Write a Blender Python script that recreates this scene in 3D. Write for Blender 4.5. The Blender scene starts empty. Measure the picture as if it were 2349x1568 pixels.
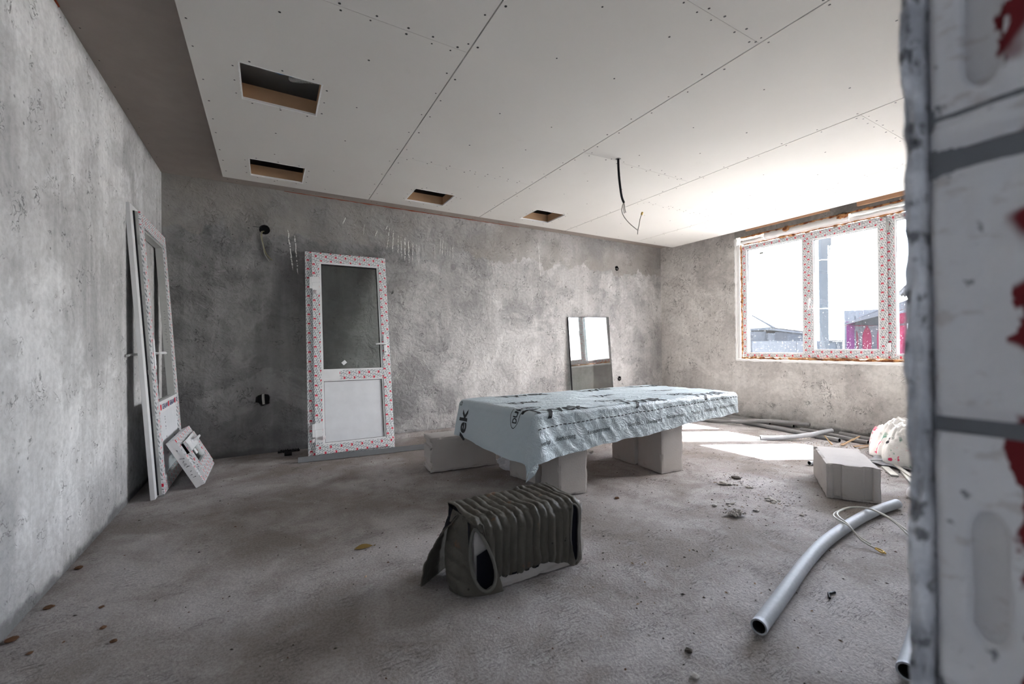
import bpy, bmesh, math, random
from mathutils import Vector, Matrix, noise as mnoise, Euler
R_ = math.radians
C = bpy.context.scene.collection
SC = bpy.context.scene

# ---------------------------------------------------------------- camera, sky, sun, exposure
cam_d = bpy.data.cameras.new('camera'); cam = bpy.data.objects.new('camera', cam_d); C.objects.link(cam)
YAW, PITCH, ROLL = 0.5202195, 0.0070356, -0.0083939
fw = Vector((math.sin(YAW)*math.cos(PITCH), math.cos(YAW)*math.cos(PITCH), math.sin(PITCH)))
rt = Vector((math.cos(YAW), -math.sin(YAW), 0)); up = rt.cross(fw)
r2 = rt*math.cos(ROLL)+up*math.sin(ROLL); u2 = -rt*math.sin(ROLL)+up*math.cos(ROLL)
cam.matrix_world = Matrix(((r2.x, u2.x, -fw.x, 0.86066), (r2.y, u2.y, -fw.y, -4.98966), (r2.z, u2.z, -fw.z, 1.07861), (0, 0, 0, 1)))
cam_d.sensor_width = 36.0; cam_d.lens = 971.4934*36/2349; cam_d.clip_start = 0.02; cam_d.clip_end = 500
cam_d.dof.use_dof = True; cam_d.dof.focus_distance = 3.8; cam_d.dof.aperture_fstop = 2.6
SC.camera = cam

wd = bpy.data.worlds.new('sky'); SC.world = wd; wd.use_nodes = True
wn = wd.node_tree.nodes; wl = wd.node_tree.links; wn.clear()
sky = wn.new('ShaderNodeTexSky'); sky.sky_type = 'NISHITA'; sky.sun_disc = False
sky.sun_elevation = R_(42.3); sky.sun_rotation = R_(118.8); sky.air_density = 1.0; sky.dust_density = 4.0; sky.ozone_density = 1.0
bgn = wn.new('ShaderNodeBackground'); bgn.inputs['Strength'].default_value = 1.5
hz = wn.new('ShaderNodeMixRGB'); hz.blend_type = 'MIX'; hz.inputs['Fac'].default_value = 0.62; hz.inputs['Color2'].default_value = (3.9, 4.4, 5.2, 1)
wo = wn.new('ShaderNodeOutputWorld')
wl.new(sky.outputs[0], hz.inputs['Color1']); wl.new(hz.outputs[0], bgn.inputs['Color']); wl.new(bgn.outputs[0], wo.inputs['Surface'])

sd = bpy.data.lights.new('sun', 'SUN'); sun = bpy.data.objects.new('sun', sd); C.objects.link(sun)
sd.energy = 170.0; sd.angle = R_(0.55); sd.color = (1.0, 0.97, 0.94)
sun.rotation_euler = Vector((1.0, -0.55, 1.03)).to_track_quat('Z', 'Y').to_euler(); sun.location = (12, -8, 10)

vs = SC.view_settings; vs.view_transform = 'Standard'; vs.look = 'None'; vs.gamma = 1.0; vs.use_curve_mapping = False
vs.exposure = 2.1
SC.display_settings.display_device = 'sRGB'
SC.cycles.max_bounces = 14; SC.cycles.diffuse_bounces = 8; SC.cycles.glossy_bounces = 5; SC.cycles.transparent_max_bounces = 24
SC.cycles.transmission_bounces = 6; SC.cycles.sample_clamp_indirect = 12; SC.cycles.use_denoising = True

# ---------------------------------------------------------------- helpers
class MB:
    def __init__(s): s.v = []; s.f = []; s.uv = []; s.mi = []
    def face(s, pts, uv=None, mi=0):
        b = len(s.v); s.v += [tuple(p) for p in pts]; s.f.append(tuple(range(b, b+len(pts))))
        s.uv.append(uv or [(0, 0)]*len(pts)); s.mi.append(mi)
    def box(s, lo, hi, mi=0, long=None, M=None, mf=None):
        """axis box lo..hi; uv in metres, u along the long axis; mf = material of the face looking to -y"""
        d = [hi[i]-lo[i] for i in range(3)]
        if long is None: long = d.index(max(d))
        c = [(x, y, z) for x in (lo[0], hi[0]) for y in (lo[1], hi[1]) for z in (lo[2], hi[2])]
        quads = [((0, 1, 3, 2), 0), ((4, 6, 7, 5), 0), ((0, 4, 5, 1), 1), ((2, 3, 7, 6), 1), ((0, 2, 6, 4), 2), ((1, 5, 7, 3), 2)]
        base = len(s.v)
        s.v += [tuple((M @ Vector(p)) if M else p) for p in c]
        for k, (q, ax) in enumerate(quads):
            oth = [a for a in range(3) if a != ax]
            ua = long if long in oth else oth[0]; va = [a for a in oth if a != ua][0]
            s.f.append(tuple(base+i for i in q)); s.uv.append([(c[i][ua], c[i][va]) for i in q])
            s.mi.append(mf if (mf is not None and k == 2) else mi)
    def prism(s, poly, axis, a, b, mi=0, M=None):
        """poly: 2D points in the plane of the two other axes (cyclic order), extruded from a to b along axis"""
        o = [i for i in range(3) if i != axis]
        def P(p, t):
            q = [0, 0, 0]; q[o[0]] = p[0]; q[o[1]] = p[1]; q[axis] = t; q = Vector(q)
            return tuple(M @ q) if M else tuple(q)
        n = len(poly); base = len(s.v)
        s.v += [P(p, a) for p in poly]+[P(p, b) for p in poly]
        for i in range(n):
            j = (i+1) % n; l = math.dist(poly[i], poly[j])
            s.f.append((base+i, base+j, base+n+j, base+n+i)); s.uv.append([(a, 0), (a, l), (b, l), (b, 0)]); s.mi.append(mi)
        s.f.append(tuple(base+i for i in range(n-1, -1, -1))); s.uv.append([poly[i] for i in range(n-1, -1, -1)]); s.mi.append(mi)
        s.f.append(tuple(base+n+i for i in range(n))); s.uv.append([poly[i] for i in range(n)]); s.mi.append(mi)
    def grid(s, fn, nu, nv, u0=0., u1=1., v0=0., v1=1., mi=0, skip=None, wrap=False):
        base = len(s.v)
        for i in range(nu+1):
            for j in range(nv+1):
                s.v.append(tuple(fn(u0+(u1-u0)*i/nu, v0+(v1-v0)*j/nv)))
        for i in range(nu):
            for j in range(nv):
                uc = u0+(u1-u0)*(i+.5)/nu; vc = v0+(v1-v0)*(j+.5)/nv
                if skip and skip(uc, vc): continue
                a = base+i*(nv+1)+j; b = a+nv+1
                s.f.append((a, b, b+1, a+1)); s.mi.append(mi)
                s.uv.append([(u0+(u1-u0)*(i+p)/nu, v0+(v1-v0)*(j+q)/nv) for p, q in ((0, 0), (1, 0), (1, 1), (0, 1))])
    def tube(s, pts, r, n=10, mi=0, cap=True, rfn=None):
        pts = [Vector(p) for p in pts]; base = len(s.v); m = len(pts)
        T = [(pts[min(i+1, m-1)]-pts[max(i-1, 0)]).normalized() for i in range(m)]
        N = T[0].orthogonal().normalized(); L = 0
        for i in range(m):
            if i: N = (N-T[i]*N.dot(T[i])).normalized()
            B = T[i].cross(N); rr = rfn(i/(m-1)) if rfn else r
            for k in range(n):
                a = 2*math.pi*k/n; s.v.append(tuple(pts[i]+(N*math.cos(a)+B*math.sin(a))*rr))
        for i in range(m-1):
            l0 = L; L += (pts[i+1]-pts[i]).length
            for k in range(n):
                k2 = (k+1) % n
                s.f.append((base+i*n+k, base+i*n+k2, base+(i+1)*n+k2, base+(i+1)*n+k)); s.mi.append(mi)
                s.uv.append([(l0, k/n), (l0, (k+1)/n), (L, (k+1)/n), (L, k/n)])
        if cap:
            for fr in ([base+k for k in range(n-1, -1, -1)], [base+(m-1)*n+k for k in range(n)]):
                s.f.append(tuple(fr)); s.uv.append([(0, 0)]*n); s.mi.append(mi)
    def build(s, name, mats, parent=None, smooth=False, merge=False):
        me = bpy.data.meshes.new(name); me.from_pydata(s.v, [], s.f)
        uvl = me.uv_layers.new(name='UVMap')
        flat = [c for f in s.uv for p in f for c in p]; uvl.data.foreach_set('uv', flat)
        mats = mats if isinstance(mats, (list, tuple)) else [mats]
        for m in mats: me.materials.append(m)
        me.polygons.foreach_set('material_index', s.mi)
        if smooth: me.polygons.foreach_set('use_smooth', [True]*len(me.polygons))
        bm = bmesh.new(); bm.from_mesh(me)
        if merge: bmesh.ops.remove_doubles(bm, verts=bm.verts, dist=1e-5)
        if not smooth: bmesh.ops.recalc_face_normals(bm, faces=bm.faces)
        bm.to_mesh(me); bm.free(); me.update()
        return obj(name, me, parent)
def obj(name, me, parent=None):
    o = bpy.data.objects.new(name, me); C.objects.link(o)
    if parent: o.parent = parent
    return o
def tag(o, label, cat, group=None, kind=None):
    o['label'] = label; o['category'] = cat
    if group: o['group'] = group
    if kind: o['kind'] = kind
    return o
def thing(name, label, cat, loc=(0, 0, 0), rot=(0, 0, 0), group=None, kind=None):
    o = bpy.data.objects.new(name, None); C.objects.link(o); o.empty_display_size = .1
    o.location = loc; o.rotation_euler = rot
    return tag(o, label, cat, group, kind)
def struct(o, label=None):
    o['kind'] = 'structure'
    if label: o['label'] = label
    return o
def bevel(o, w=.003, seg=2, ang=40):
    m = o.modifiers.new('bevel', 'BEVEL'); m.width = w; m.segments = seg; m.limit_method = 'ANGLE'; m.angle_limit = R_(ang); return o
def solidify(o, t, off=-1, lining=False):
    m = o.modifiers.new('thick', 'SOLIDIFY'); m.thickness = t; m.offset = off
    if lining: m.material_offset = 1; m.material_offset_rim = 0
    return o
def fn(x, y=0., z=0.): return mnoise.noise(Vector((x, y, z)))
def fbm(x, y=0., z=0., o=4): return mnoise.fractal(Vector((x, y, z)), 1.0, 2.0, o)
def spline(pts, n=8):
    pts = [Vector(p) for p in pts]; out = []
    for i in range(len(pts)-1):
        p0 = pts[max(i-1, 0)]; p1 = pts[i]; p2 = pts[i+1]; p3 = pts[min(i+2, len(pts)-1)]
        for k in range(n):
            t = k/n
            out.append(.5*((2*p1)+(p2-p0)*t+(2*p0-5*p1+4*p2-p3)*t*t+(3*p1-p0-3*p2+p3)*t**3))
    out.append(pts[-1]); return out
def sstep(a, b, x):
    t = min(1, max(0, (x-a)/(b-a))); return t*t*(3-2*t)

# ---------------------------------------------------------------- node helper
class NB:
    def __init__(s, name):
        s.m = bpy.data.materials.new(name); s.m.use_nodes = True; s.t = s.m.node_tree; s.t.nodes.clear()
        s.out = s.t.nodes.new('ShaderNodeOutputMaterial'); s._c = {}
    def n(s, t, **kw):
        x = s.t.nodes.new('ShaderNode'+t)
        for k, v in kw.items(): setattr(x, k, v)
        return x
    def put(s, sock, v):
        if isinstance(v, bpy.types.NodeSocket): s.t.links.new(v, sock)
        elif v is not None:
            if sock.type == 'RGBA' and not hasattr(v, '__len__'): v = (v, v, v, 1)
            elif sock.type == 'RGBA' and len(v) == 3: v = (*v, 1)
            elif sock.type == 'VECTOR' and not hasattr(v, '__len__'): v = (v, v, v)
            sock.default_value = v
    def co(s, which='Object', sc=None, loc=None, rot=None):
        if 'tc' not in s._c: s._c['tc'] = s.n('TexCoord')
        o = s._c['tc'].outputs[which]
        if sc is not None or loc is not None or rot is not None:
            mp = s.n('Mapping'); s.put(mp.inputs['Vector'], o)
            if sc is not None: s.put(mp.inputs['Scale'], sc)
            if loc is not None: s.put(mp.inputs['Location'], loc)
            if rot is not None: s.put(mp.inputs['Rotation'], rot)
            o = mp.outputs[0]
        return o
    def noise(s, v, sc, det=4, rough=.55, dist=0., out='Fac'):
        x = s.n('TexNoise'); s.put(x.inputs['Vector'], v); s.put(x.inputs['Scale'], sc); s.put(x.inputs['Detail'], det)
        s.put(x.inputs['Roughness'], rough); s.put(x.inputs['Distortion'], dist); return x.outputs[0 if out == 'Fac' else 1]
    def vor(s, v, sc, feat='F1', out='Distance', rnd=1.):
        x = s.n('TexVoronoi', feature=feat); s.put(x.inputs['Vector'], v); s.put(x.inputs['Scale'], sc); s.put(x.inputs['Randomness'], rnd); return x.outputs[out]
    def math(s, op, a, b=None, c=None, clamp=False):
        x = s.n('Math', operation=op, use_clamp=clamp); s.put(x.inputs[0], a)
        if b is not None: s.put(x.inputs[1], b)
        if c is not None: s.put(x.inputs[2], c)
        return x.outputs[0]
    def ss(s, x, a, b):
        m = s.n('MapRange', interpolation_type='SMOOTHSTEP'); s.put(m.inputs['Value'], x); s.put(m.inputs['From Min'], a); s.put(m.inputs['From Max'], b); return m.outputs[0]
    def mix(s, f, a, b, mode='MIX'):
        x = s.n('MixRGB', blend_type=mode); s.put(x.inputs[0], f); s.put(x.inputs[1], a); s.put(x.inputs[2], b); return x.outputs[0]
    def xyz(s, v):
        x = s.n('SeparateXYZ'); s.put(x.inputs[0], v); return x.outputs
    def comb(s, x, y, z=0.):
        c = s.n('CombineXYZ'); s.put(c.inputs[0], x); s.put(c.inputs[1], y); s.put(c.inputs[2], z); return c.outputs[0]
    def bump(s, h, st=.5, d=.01, nrm=None):
        b = s.n('Bump'); s.put(b.inputs['Height'], h); s.put(b.inputs['Strength'], st); s.put(b.inputs['Distance'], d)
        if nrm is not None: s.put(b.inputs['Normal'], nrm)
        return b.outputs[0]
    def bsdf(s, col, rough=.8, nrm=None, metal=0., spec=.3, **kw):
        p = s.n('BsdfPrincipled'); s.put(p.inputs['Base Color'], col); s.put(p.inputs['Roughness'], rough); s.put(p.inputs['Metallic'], metal)
        s.put(p.inputs['Specular IOR Level'], spec)
        if nrm is not None: s.put(p.inputs['Normal'], nrm)
        for k, v in kw.items(): s.put(p.inputs[k], v)
        return p.outputs[0]
    def done(s, sh):
        s.t.links.new(sh, s.out.inputs['Surface']); return s.m
def flat(name, col, rough=.6, spec=.3, metal=0., bumpsc=None, bumpst=.2):
    b = NB(name); nrm = None
    if bumpsc: nrm = b.bump(b.noise(b.co(), bumpsc, 4), bumpst, .004)
    c = b.mix(b.noise(b.co(), 9, 4), tuple(x*.88 for x in col), tuple(min(1, x*1.1) for x in col))
    return b.done(b.bsdf(c, rough, nrm, metal, spec))

def plaster(name, dark, light, seed, band=None, streak=.5, rough_amt=1., damp_falloff=False):
    """cement render: cloudy stains, trowel ridges, pits; band = (z, colour) a smoother darker strip below the ceiling"""
    b = NB(name); co = b.co(loc=(seed, seed*1.7, seed*.3)); ob = b.co(); P = b.xyz(ob)
    big = b.noise(co, .8, 4, .55, .5); mid = b.noise(co, 2.3, 7, .64, .7); fine = b.noise(co, 30, 5, .62)
    f = b.math('ADD', b.math('MULTIPLY', big, .55), b.math('MULTIPLY', mid, .45))
    f = b.ss(f, .41, .59)
    patch = b.ss(b.noise(co, 1.25, 9, .66, .5), .49, .55)
    f = b.math('ADD', b.math('MULTIPLY', f, .62), b.math('MULTIPLY', patch, .38))
    stv = b.co(sc=(7., 7., .55), loc=(seed*2, seed, 0)); stn = b.ss(b.noise(stv, 1., 6, .62, .4), .45, .62)
    f = b.math('ADD', b.math('MULTIPLY', f, 1-streak*.45), b.math('MULTIPLY', stn, streak*.45))
    col = b.mix(f, dark, light)
    col = b.mix(b.ss(fine, .36, .62), b.mix(1., col, (.86, .86, .86), 'MULTIPLY'), col)
    if damp_falloff:   # darker, moist render at left, deepened to paint in the light falloff
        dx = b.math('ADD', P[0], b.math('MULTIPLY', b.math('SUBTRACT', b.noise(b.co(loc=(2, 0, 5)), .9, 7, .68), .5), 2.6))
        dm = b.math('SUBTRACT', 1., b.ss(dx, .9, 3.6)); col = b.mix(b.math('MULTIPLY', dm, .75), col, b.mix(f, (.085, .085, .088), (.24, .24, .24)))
    # trowel ticks: thin broken curls
    rn = b.noise(co, 15, 3, .5, 1.3); rid = b.math('ABSOLUTE', b.math('SUBTRACT', rn, .5))
    tick = b.math('SUBTRACT', 1., b.ss(rid, .0, .022)); tmask = b.ss(b.noise(co, 6.5, 4, .6), .52, .64)
    tick = b.math('MULTIPLY', tick, tmask)
    col = b.mix(b.math('MULTIPLY', tick, .75), col, (.07, .07, .07))
    pit = b.math('SUBTRACT', 1., b.ss(b.vor(co, 17), .05, .13)); pit = b.math('MULTIPLY', pit, b.ss(b.noise(co, 4, 3), .5, .62))
    col = b.mix(b.math('MULTIPLY', pit, .6), col, (.09, .09, .09))
    if band:
        z = b.math('ADD', P[2], b.math('MULTIPLY', b.math('SUBTRACT', b.noise(b.co(sc=(1, 1, .4), loc=(seed, 0, 0)), 2.2, 6, .65), .5), .75))
        bm_ = b.ss(z, band[0]-.012, band[0]+.012)
        bc = b.mix(b.noise(co, 3, 6, .6), tuple(x*.75 for x in band[1]), tuple(x*1.15 for x in band[1]))
        col = b.mix(b.math('MULTIPLY', bm_, b.math('ADD', .25, b.math('MULTIPLY', b.ss(b.noise(b.co(loc=(9, 0, 2)), .9, 4), .42, .58), .6))), col, bc)
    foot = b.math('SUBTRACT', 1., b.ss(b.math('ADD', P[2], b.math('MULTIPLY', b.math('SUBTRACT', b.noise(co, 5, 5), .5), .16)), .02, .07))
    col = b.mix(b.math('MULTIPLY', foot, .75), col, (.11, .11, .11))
    h = b.math('ADD', b.math('MULTIPLY', b.noise(co, 9, 5, .55, 1.0), .62), b.math('MULTIPLY', fine, .20))
    h = b.math('ADD', h, b.math('MULTIPLY', mid, .5))
    h = b.math('SUBTRACT', h, b.math('MULTIPLY', tick, .22)); h = b.math('SUBTRACT', h, b.math('MULTIPLY', pit, .3))
    h = b.math('SUBTRACT', h, b.math('MULTIPLY', patch, .06))
    return b.done(b.bsdf(col, .93, b.bump(h, 1.0*rough_amt, .024), spec=.15))

M = {}
M['wall_back'] = plaster('render_back', (.34, .335, .335), (.70, .69, .68), 3.1, (2.22, (.36, .34, .315)), .35, 1.1, damp_falloff=True)
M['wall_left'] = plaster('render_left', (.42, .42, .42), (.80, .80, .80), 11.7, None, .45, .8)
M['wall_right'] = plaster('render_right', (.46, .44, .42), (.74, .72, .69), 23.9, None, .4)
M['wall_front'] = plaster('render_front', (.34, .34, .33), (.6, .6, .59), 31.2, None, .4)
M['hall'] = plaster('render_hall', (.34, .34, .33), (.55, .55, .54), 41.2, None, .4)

def m_floor():
    b = NB('concrete_screed'); co = b.co(); 
    big = b.noise(co, .9, 5, .6, .5); mid = b.noise(co, 3.2, 7, .66, .7)
    f = b.ss(b.math('ADD', b.math('MULTIPLY', big, .6), b.math('MULTIPLY', mid, .4)), .40, .62)
    col = b.mix(f, (.295, .262, .245), (.515, .49, .485))
    stain = b.ss(b.noise(b.co(loc=(4, 9, 0)), .55, 4, .55, .4), .50, .66)
    col = b.mix(b.math('MULTIPLY', stain, .65), col, (.175, .138, .115))
    grit = b.noise(co, 90, 4, .7); col = b.mix(b.ss(grit, .36, .62), b.mix(1., col, (.74, .74, .74), 'MULTIPLY'), col)
    sc = b.co(sc=(3.5, 16, 1), rot=(0, 0, R_(38))); sn = b.noise(sc, 3.2, 5, .6, .8); rid = b.math('ABSOLUTE', b.math('SUBTRACT', sn, .5))
    line = b.math('MULTIPLY', b.math('SUBTRACT', 1., b.ss(rid, 0, .02)), b.ss(b.noise(co, 5, 4), .50, .62))
    col = b.mix(b.math('MULTIPLY', line, .5), col, (.07, .06, .055))
    white = b.ss(b.noise(b.co(sc=(1, 2.4, 1), rot=(0, 0, R_(20))), 2.1, 9, .78), .60, .70)
    col = b.mix(b.math('MULTIPLY', white, .35), col, (.58, .57, .56))
    h = b.math('ADD', b.math('MULTIPLY', b.noise(co, 26, 6, .7, .4), .55), b.math('MULTIPLY', grit, .5)); h = b.math('SUBTRACT', h, b.math('MULTIPLY', line, .25))
    h = b.math('ADD', h, b.math('MULTIPLY', mid, .6))
    return b.done(b.bsdf(col, .88, b.bump(h, .8, .012), spec=.22))
M['floor'] = m_floor()
def m_board():
    b = NB('plasterboard_paper'); co = b.co(); c = b.mix(b.noise(co, 1.3, 5), (.60, .58, .55), (.67, .655, .625))
    c = b.mix(b.math('MULTIPLY', b.ss(b.noise(co, 3.1, 8, .75), .60, .72), .25), c, (.5, .48, .45))
    return b.done(b.bsdf(c, .9, b.bump(b.noise(co, 120, 3), .08, .002), spec=.15))
M['board'] = m_board()
M['gypsum'] = flat('gypsum_edge', (.80, .80, .79), .9, .1, bumpsc=90)
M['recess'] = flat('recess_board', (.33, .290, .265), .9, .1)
M['slab'] = flat('slab_grey', (.44, .42, .40), .9, .1)
M['wood'] = flat('raw_timber', (.50, .33, .20), .75, .2, bumpsc=60)
M['lath'] = flat('pine_lath', (.66, .40, .25), .7, .2, bumpsc=60)
M['black'] = flat('black_plastic', (.012, .012, .014), .5, .3)
M['screw'] = flat('dark_screw', (.02, .02, .02), .5, .3)
M['steel'] = flat('galvanised', (.48, .52, .55), .35, .5, .85, bumpsc=40, bumpst=.06)
M['steel2'] = flat('screw_steel', (.42, .42, .42), .35, .5, .9)
M['pvc'] = flat('white_pvc', (.80, .81, .82), .32, .45)
M['pvcg'] = flat('grey_pvc_core', (.46, .47, .46), .45, .35)
M['panel'] = flat('white_panel', (.74, .76, .79), .35, .4)
M['gasket'] = flat('rubber_gasket', (.015, .015, .018), .6, .3)
M['ink'] = flat('black_ink', (.035, .04, .045), .6, .2)
M['pen'] = flat('marker_pen', (.05, .05, .07), .6, .2)
M['logored'] = flat('logo_red', (.62, .03, .06), .6, .2)
M['logoblue'] = flat('logo_ink', (.04, .05, .16), .6, .2)
M['sticker'] = flat('paper_sticker', (.85, .86, .87), .6, .2)
M['whitepaint'] = flat('white_paint_run', (.84, .84, .81), .7, .2)
M['plug'] = flat('filler_patch', (.27, .27, .265), .95, .1, bumpsc=40)
M['white_foam'] = flat('white_strip', (.88, .88, .87), .8, .2, bumpsc=40)
M['lintel'] = plaster('lintel_concrete', (.22, .21, .20), (.36, .35, .33), 55.0, None, .3)

def m_foam():
    b = NB('expanding_foam'); co = b.co(); c = b.mix(b.ss(b.noise(co, 18, 5, .6), .36, .62), (.20, .055, .02), (.62, .33, .15))
    return b.done(b.bsdf(c, .85, b.bump(b.noise(co, 45, 5, .6), .9, .01), spec=.2))
M['foam'] = m_foam()
def m_film():
    """white pvc under protective film: slanted grey print rows and staggered red squares with a white letter"""
    b = NB('pvc_film'); P = b.xyz(b.co('UV')); u, v = P[0], P[1]
    ca, sa = math.cos(R_(24)), math.sin(R_(24))
    p = b.math('ADD', b.math('MULTIPLY', u, ca), b.math('MULTIPLY', v, sa)); q = b.math('SUBTRACT', b.math('MULTIPLY', v, ca), b.math('MULTIPLY', u, sa))
    row = b.math('FLOOR', b.math('DIVIDE', q, .0165)); fq = b.math('FRACT', b.math('DIVIDE', q, .0165))
    band = b.math('LESS_THAN', b.math('ABSOLUTE', b.math('SUBTRACT', fq, .5)), .24)
    fp = b.math('FRACT', b.math('ADD', b.math('DIVIDE', p, .052), b.math('MULTIPLY', row, .37)))
    dash = b.math('LESS_THAN', fp, .74)
    br = b.math('GREATER_THAN', b.noise(b.comb(p, q), 210, 2, .5), .42)
    grey = b.math('MULTIPLY', b.math('MULTIPLY', band, dash), br)
    pu, pv = .098, .052
    ru = b.math('FLOOR', b.math('DIVIDE', v, pv)); cu = b.math('FRACT', b.math('ADD', b.math('DIVIDE', u, pu), b.math('MULTIPLY', ru, .5))); cv = b.math('FRACT', b.math('DIVIDE', v, pv))
    du = b.math('ABSOLUTE', b.math('SUBTRACT', cu, .5)); dv = b.math('ABSOLUTE', b.math('SUBTRACT', cv, .5))
    red = b.math('MULTIPLY', b.math('LESS_THAN', du, .115), b.math('LESS_THAN', dv, .23))
    clear = b.math('MULTIPLY', b.math('LESS_THAN', du, .15), b.math('LESS_THAN', dv, .30))
    hole = b.math('MULTIPLY', b.math('LESS_THAN', b.math('ABSOLUTE', b.math('SUBTRACT', cu, .44)), .035), b.math('LESS_THAN', dv, .13))
    col = b.mix(b.math('MULTIPLY', grey, .85), (.78, .79, .80), (.13, .17, .19))
    col = b.mix(clear, col, (.82, .83, .84)); col = b.mix(red, col, (.62, .012, .045)); col = b.mix(hole, col, (.82, .8, .8))
    return b.done(b.bsdf(col, .3, None, spec=.45))
M['film'] = m_film()
def m_glass(name, refl=.10, tint=(.93, .95, .95), dust=0., veil=0.):
    b = NB(name); tr = b.n('BsdfTransparent'); b.put(tr.inputs[0], tint); gl = b.n('BsdfGlossy'); b.put(gl.inputs['Roughness'], .01); b.put(gl.inputs[0], (1, 1, 1))
    lw = b.n('LayerWeight'); b.put(lw.inputs[0], .35); f = b.math('ADD', b.math('MULTIPLY', lw.outputs['Fresnel'], .8), refl, clamp=True)
    ms = b.n('MixShader'); b.put(ms.inputs[0], f); b.put(ms.inputs[1], tr.outputs[0]); b.put(ms.inputs[2], gl.outputs[0]); sh = ms.outputs[0]
    if dust:
        co = b.co(); z = b.xyz(co)[2]
        dens = b.math('SUBTRACT', 1., b.ss(z, .10, .85))
        sp = b.math('SUBTRACT', 1., b.ss(b.vor(co, 62), .08, .14)); sp = b.math('MULTIPLY', sp, b.ss(b.noise(co, 38, 2), b.math('SUBTRACT', .78, b.math('MULTIPLY', dens, .19)), b.math('SUBTRACT', .81, b.math('MULTIPLY', dens, .19))))
        sp2 = b.math('SUBTRACT', 1., b.ss(b.vor(co, 150), .12, .2)); sp2 = b.math('MULTIPLY', sp2, b.ss(b.noise(co, 60, 2), .64, .68)); sp2 = b.math('MULTIPLY', sp2, b.math('MULTIPLY', dens, .8))
        m_ = b.math('MAXIMUM', sp, sp2)
        a = b.math('ADD', b.math('MULTIPLY', m_, dust), veil, clamp=True)
        tl = b.n('BsdfTranslucent'); b.put(tl.inputs[0], (.85, .87, .9)); df = b.n('BsdfDiffuse'); b.put(df.inputs[0], (.8, .8, .8))
        m2 = b.n('MixShader'); b.put(m2.inputs[0], .3); b.put(m2.inputs[1], tl.outputs[0]); b.put(m2.inputs[2], df.outputs[0])
        m3 = b.n('MixShader'); b.put(m3.inputs[0], a); b.put(m3.inputs[1], sh); b.put(m3.inputs[2], m2.outputs[0]); sh = m3.outputs[0]
    return b.done(sh)
M['glass_win'] = m_glass('window_glass_dusty', .05, (.95, .96, .97), .85, .0005)
M['glass_door'] = m_glass('door_glass', .04, (.80, .83, .82))
M['glass_pane'] = m_glass('glazing_unit', .13, (.82, .85, .85))
def m_aac():
    b = NB('aerated_concrete'); co = b.co(); c = b.mix(b.noise(co, 5, 6, .65), (.47, .44, .42), (.60, .575, .555))
    sp = b.math('MULTIPLY', b.math('SUBTRACT', 1., b.ss(b.vor(co, 26), .06, .14)), b.ss(b.noise(co, 9, 3), .58, .68))
    c = b.mix(b.math('MULTIPLY', sp, .7), c, (.10, .09, .085))
    sc = b.ss(b.noise(b.co(sc=(1, 1, 3)), 4, 7, .7), .58, .70); c = b.mix(b.math('MULTIPLY', sc, .4), c, (.33, .29, .265))
    h = b.math('SUBTRACT', b.math('MULTIPLY', b.noise(co, 75, 5, .7), .5), b.math('MULTIPLY', sp, .6))
    return b.done(b.bsdf(c, .95, b.bump(h, .6, .006), spec=.1))
M['aac'] = m_aac()
def m_membrane(st=.42):
    b = NB('roof_membrane'); co = b.co(); c = b.mix(b.noise(co, 2.2, 5), (.47, .56, .61), (.56, .64, .685))
    c = b.mix(b.math('MULTIPLY', b.ss(b.noise(co, 160, 3, .6), .4, .65), .16), c, (.34, .43, .48))
    n1 = b.noise(b.co(sc=(1, 1.3, 1.2)), 6.5, 5, .62, 1.2); r1 = b.math('ABSOLUTE', b.math('SUBTRACT', n1, .5)); h = b.math('MULTIPLY', b.ss(r1, 0, .11), .9)
    n2 = b.noise(co, 17, 3, .6, 1.0); r2_ = b.math('ABSOLUTE', b.math('SUBTRACT', n2, .5)); h = b.math('ADD', h, b.math('MULTIPLY', b.ss(r2_, 0, .10), .3))
    return b.done(b.bsdf(c, .42, b.bump(h, st, .014), spec=.4))
M['membrane'] = m_membrane(.36); M['membrane_flat'] = m_membrane(.05)
def m_vest():
    b = NB('khaki_quilt'); co = b.co(); c = b.mix(b.noise(co, 8, 6, .6), (.055, .050, .041), (.125, .115, .096))
    sp = b.math('MULTIPLY', b.math('SUBTRACT', 1., b.ss(b.vor(co, 23), .07, .15)), b.ss(b.noise(b.co(loc=(3, 1, 2)), 9, 2), .50, .58)); c = b.mix(b.math('MULTIPLY', sp, .85), c, (.03, .02, .016))
    rs = b.ss(b.noise(b.co(loc=(7, 2, 1)), 12, 4), .64, .72); c = b.mix(b.math('MULTIPLY', rs, .5), c, (.23, .10, .045))
    return b.done(b.bsdf(c, .55, b.bump(b.noise(co, 26, 6, .65, .6), .45, .012), spec=.25))
M['vest'] = m_vest()
M['lining'] = flat('navy_lining', (.012, .012, .018), .9, .1)
M['vestrim'] = flat('vest_piping', (.15, .145, .13), .8, .2, bumpsc=200)
def m_pipe():
    b = NB('grey_pipe'); co = b.co(); c = b.mix(b.noise(co, 60, 5, .65), (.33, .355, .385), (.50, .525, .56))
    return b.done(b.bsdf(c, .55, b.bump(b.noise(co, 160, 3), .25, .002), spec=.35))
M['pipe'] = m_pipe()
def m_pipe2():
    b = NB('brown_grey_pipe'); co = b.co(); c = b.mix(b.noise(co, 30, 5, .65), (.24, .235, .235), (.36, .355, .36)); return b.done(b.bsdf(c, .6, None, spec=.3))
M['pipe2'] = m_pipe2()
M['cable'] = flat('white_cable', (.58, .57, .52), .45, .4)
M['brass'] = flat('copper_end', (.62, .42, .12), .4, .5, .7)
M['bag'] = None
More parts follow.
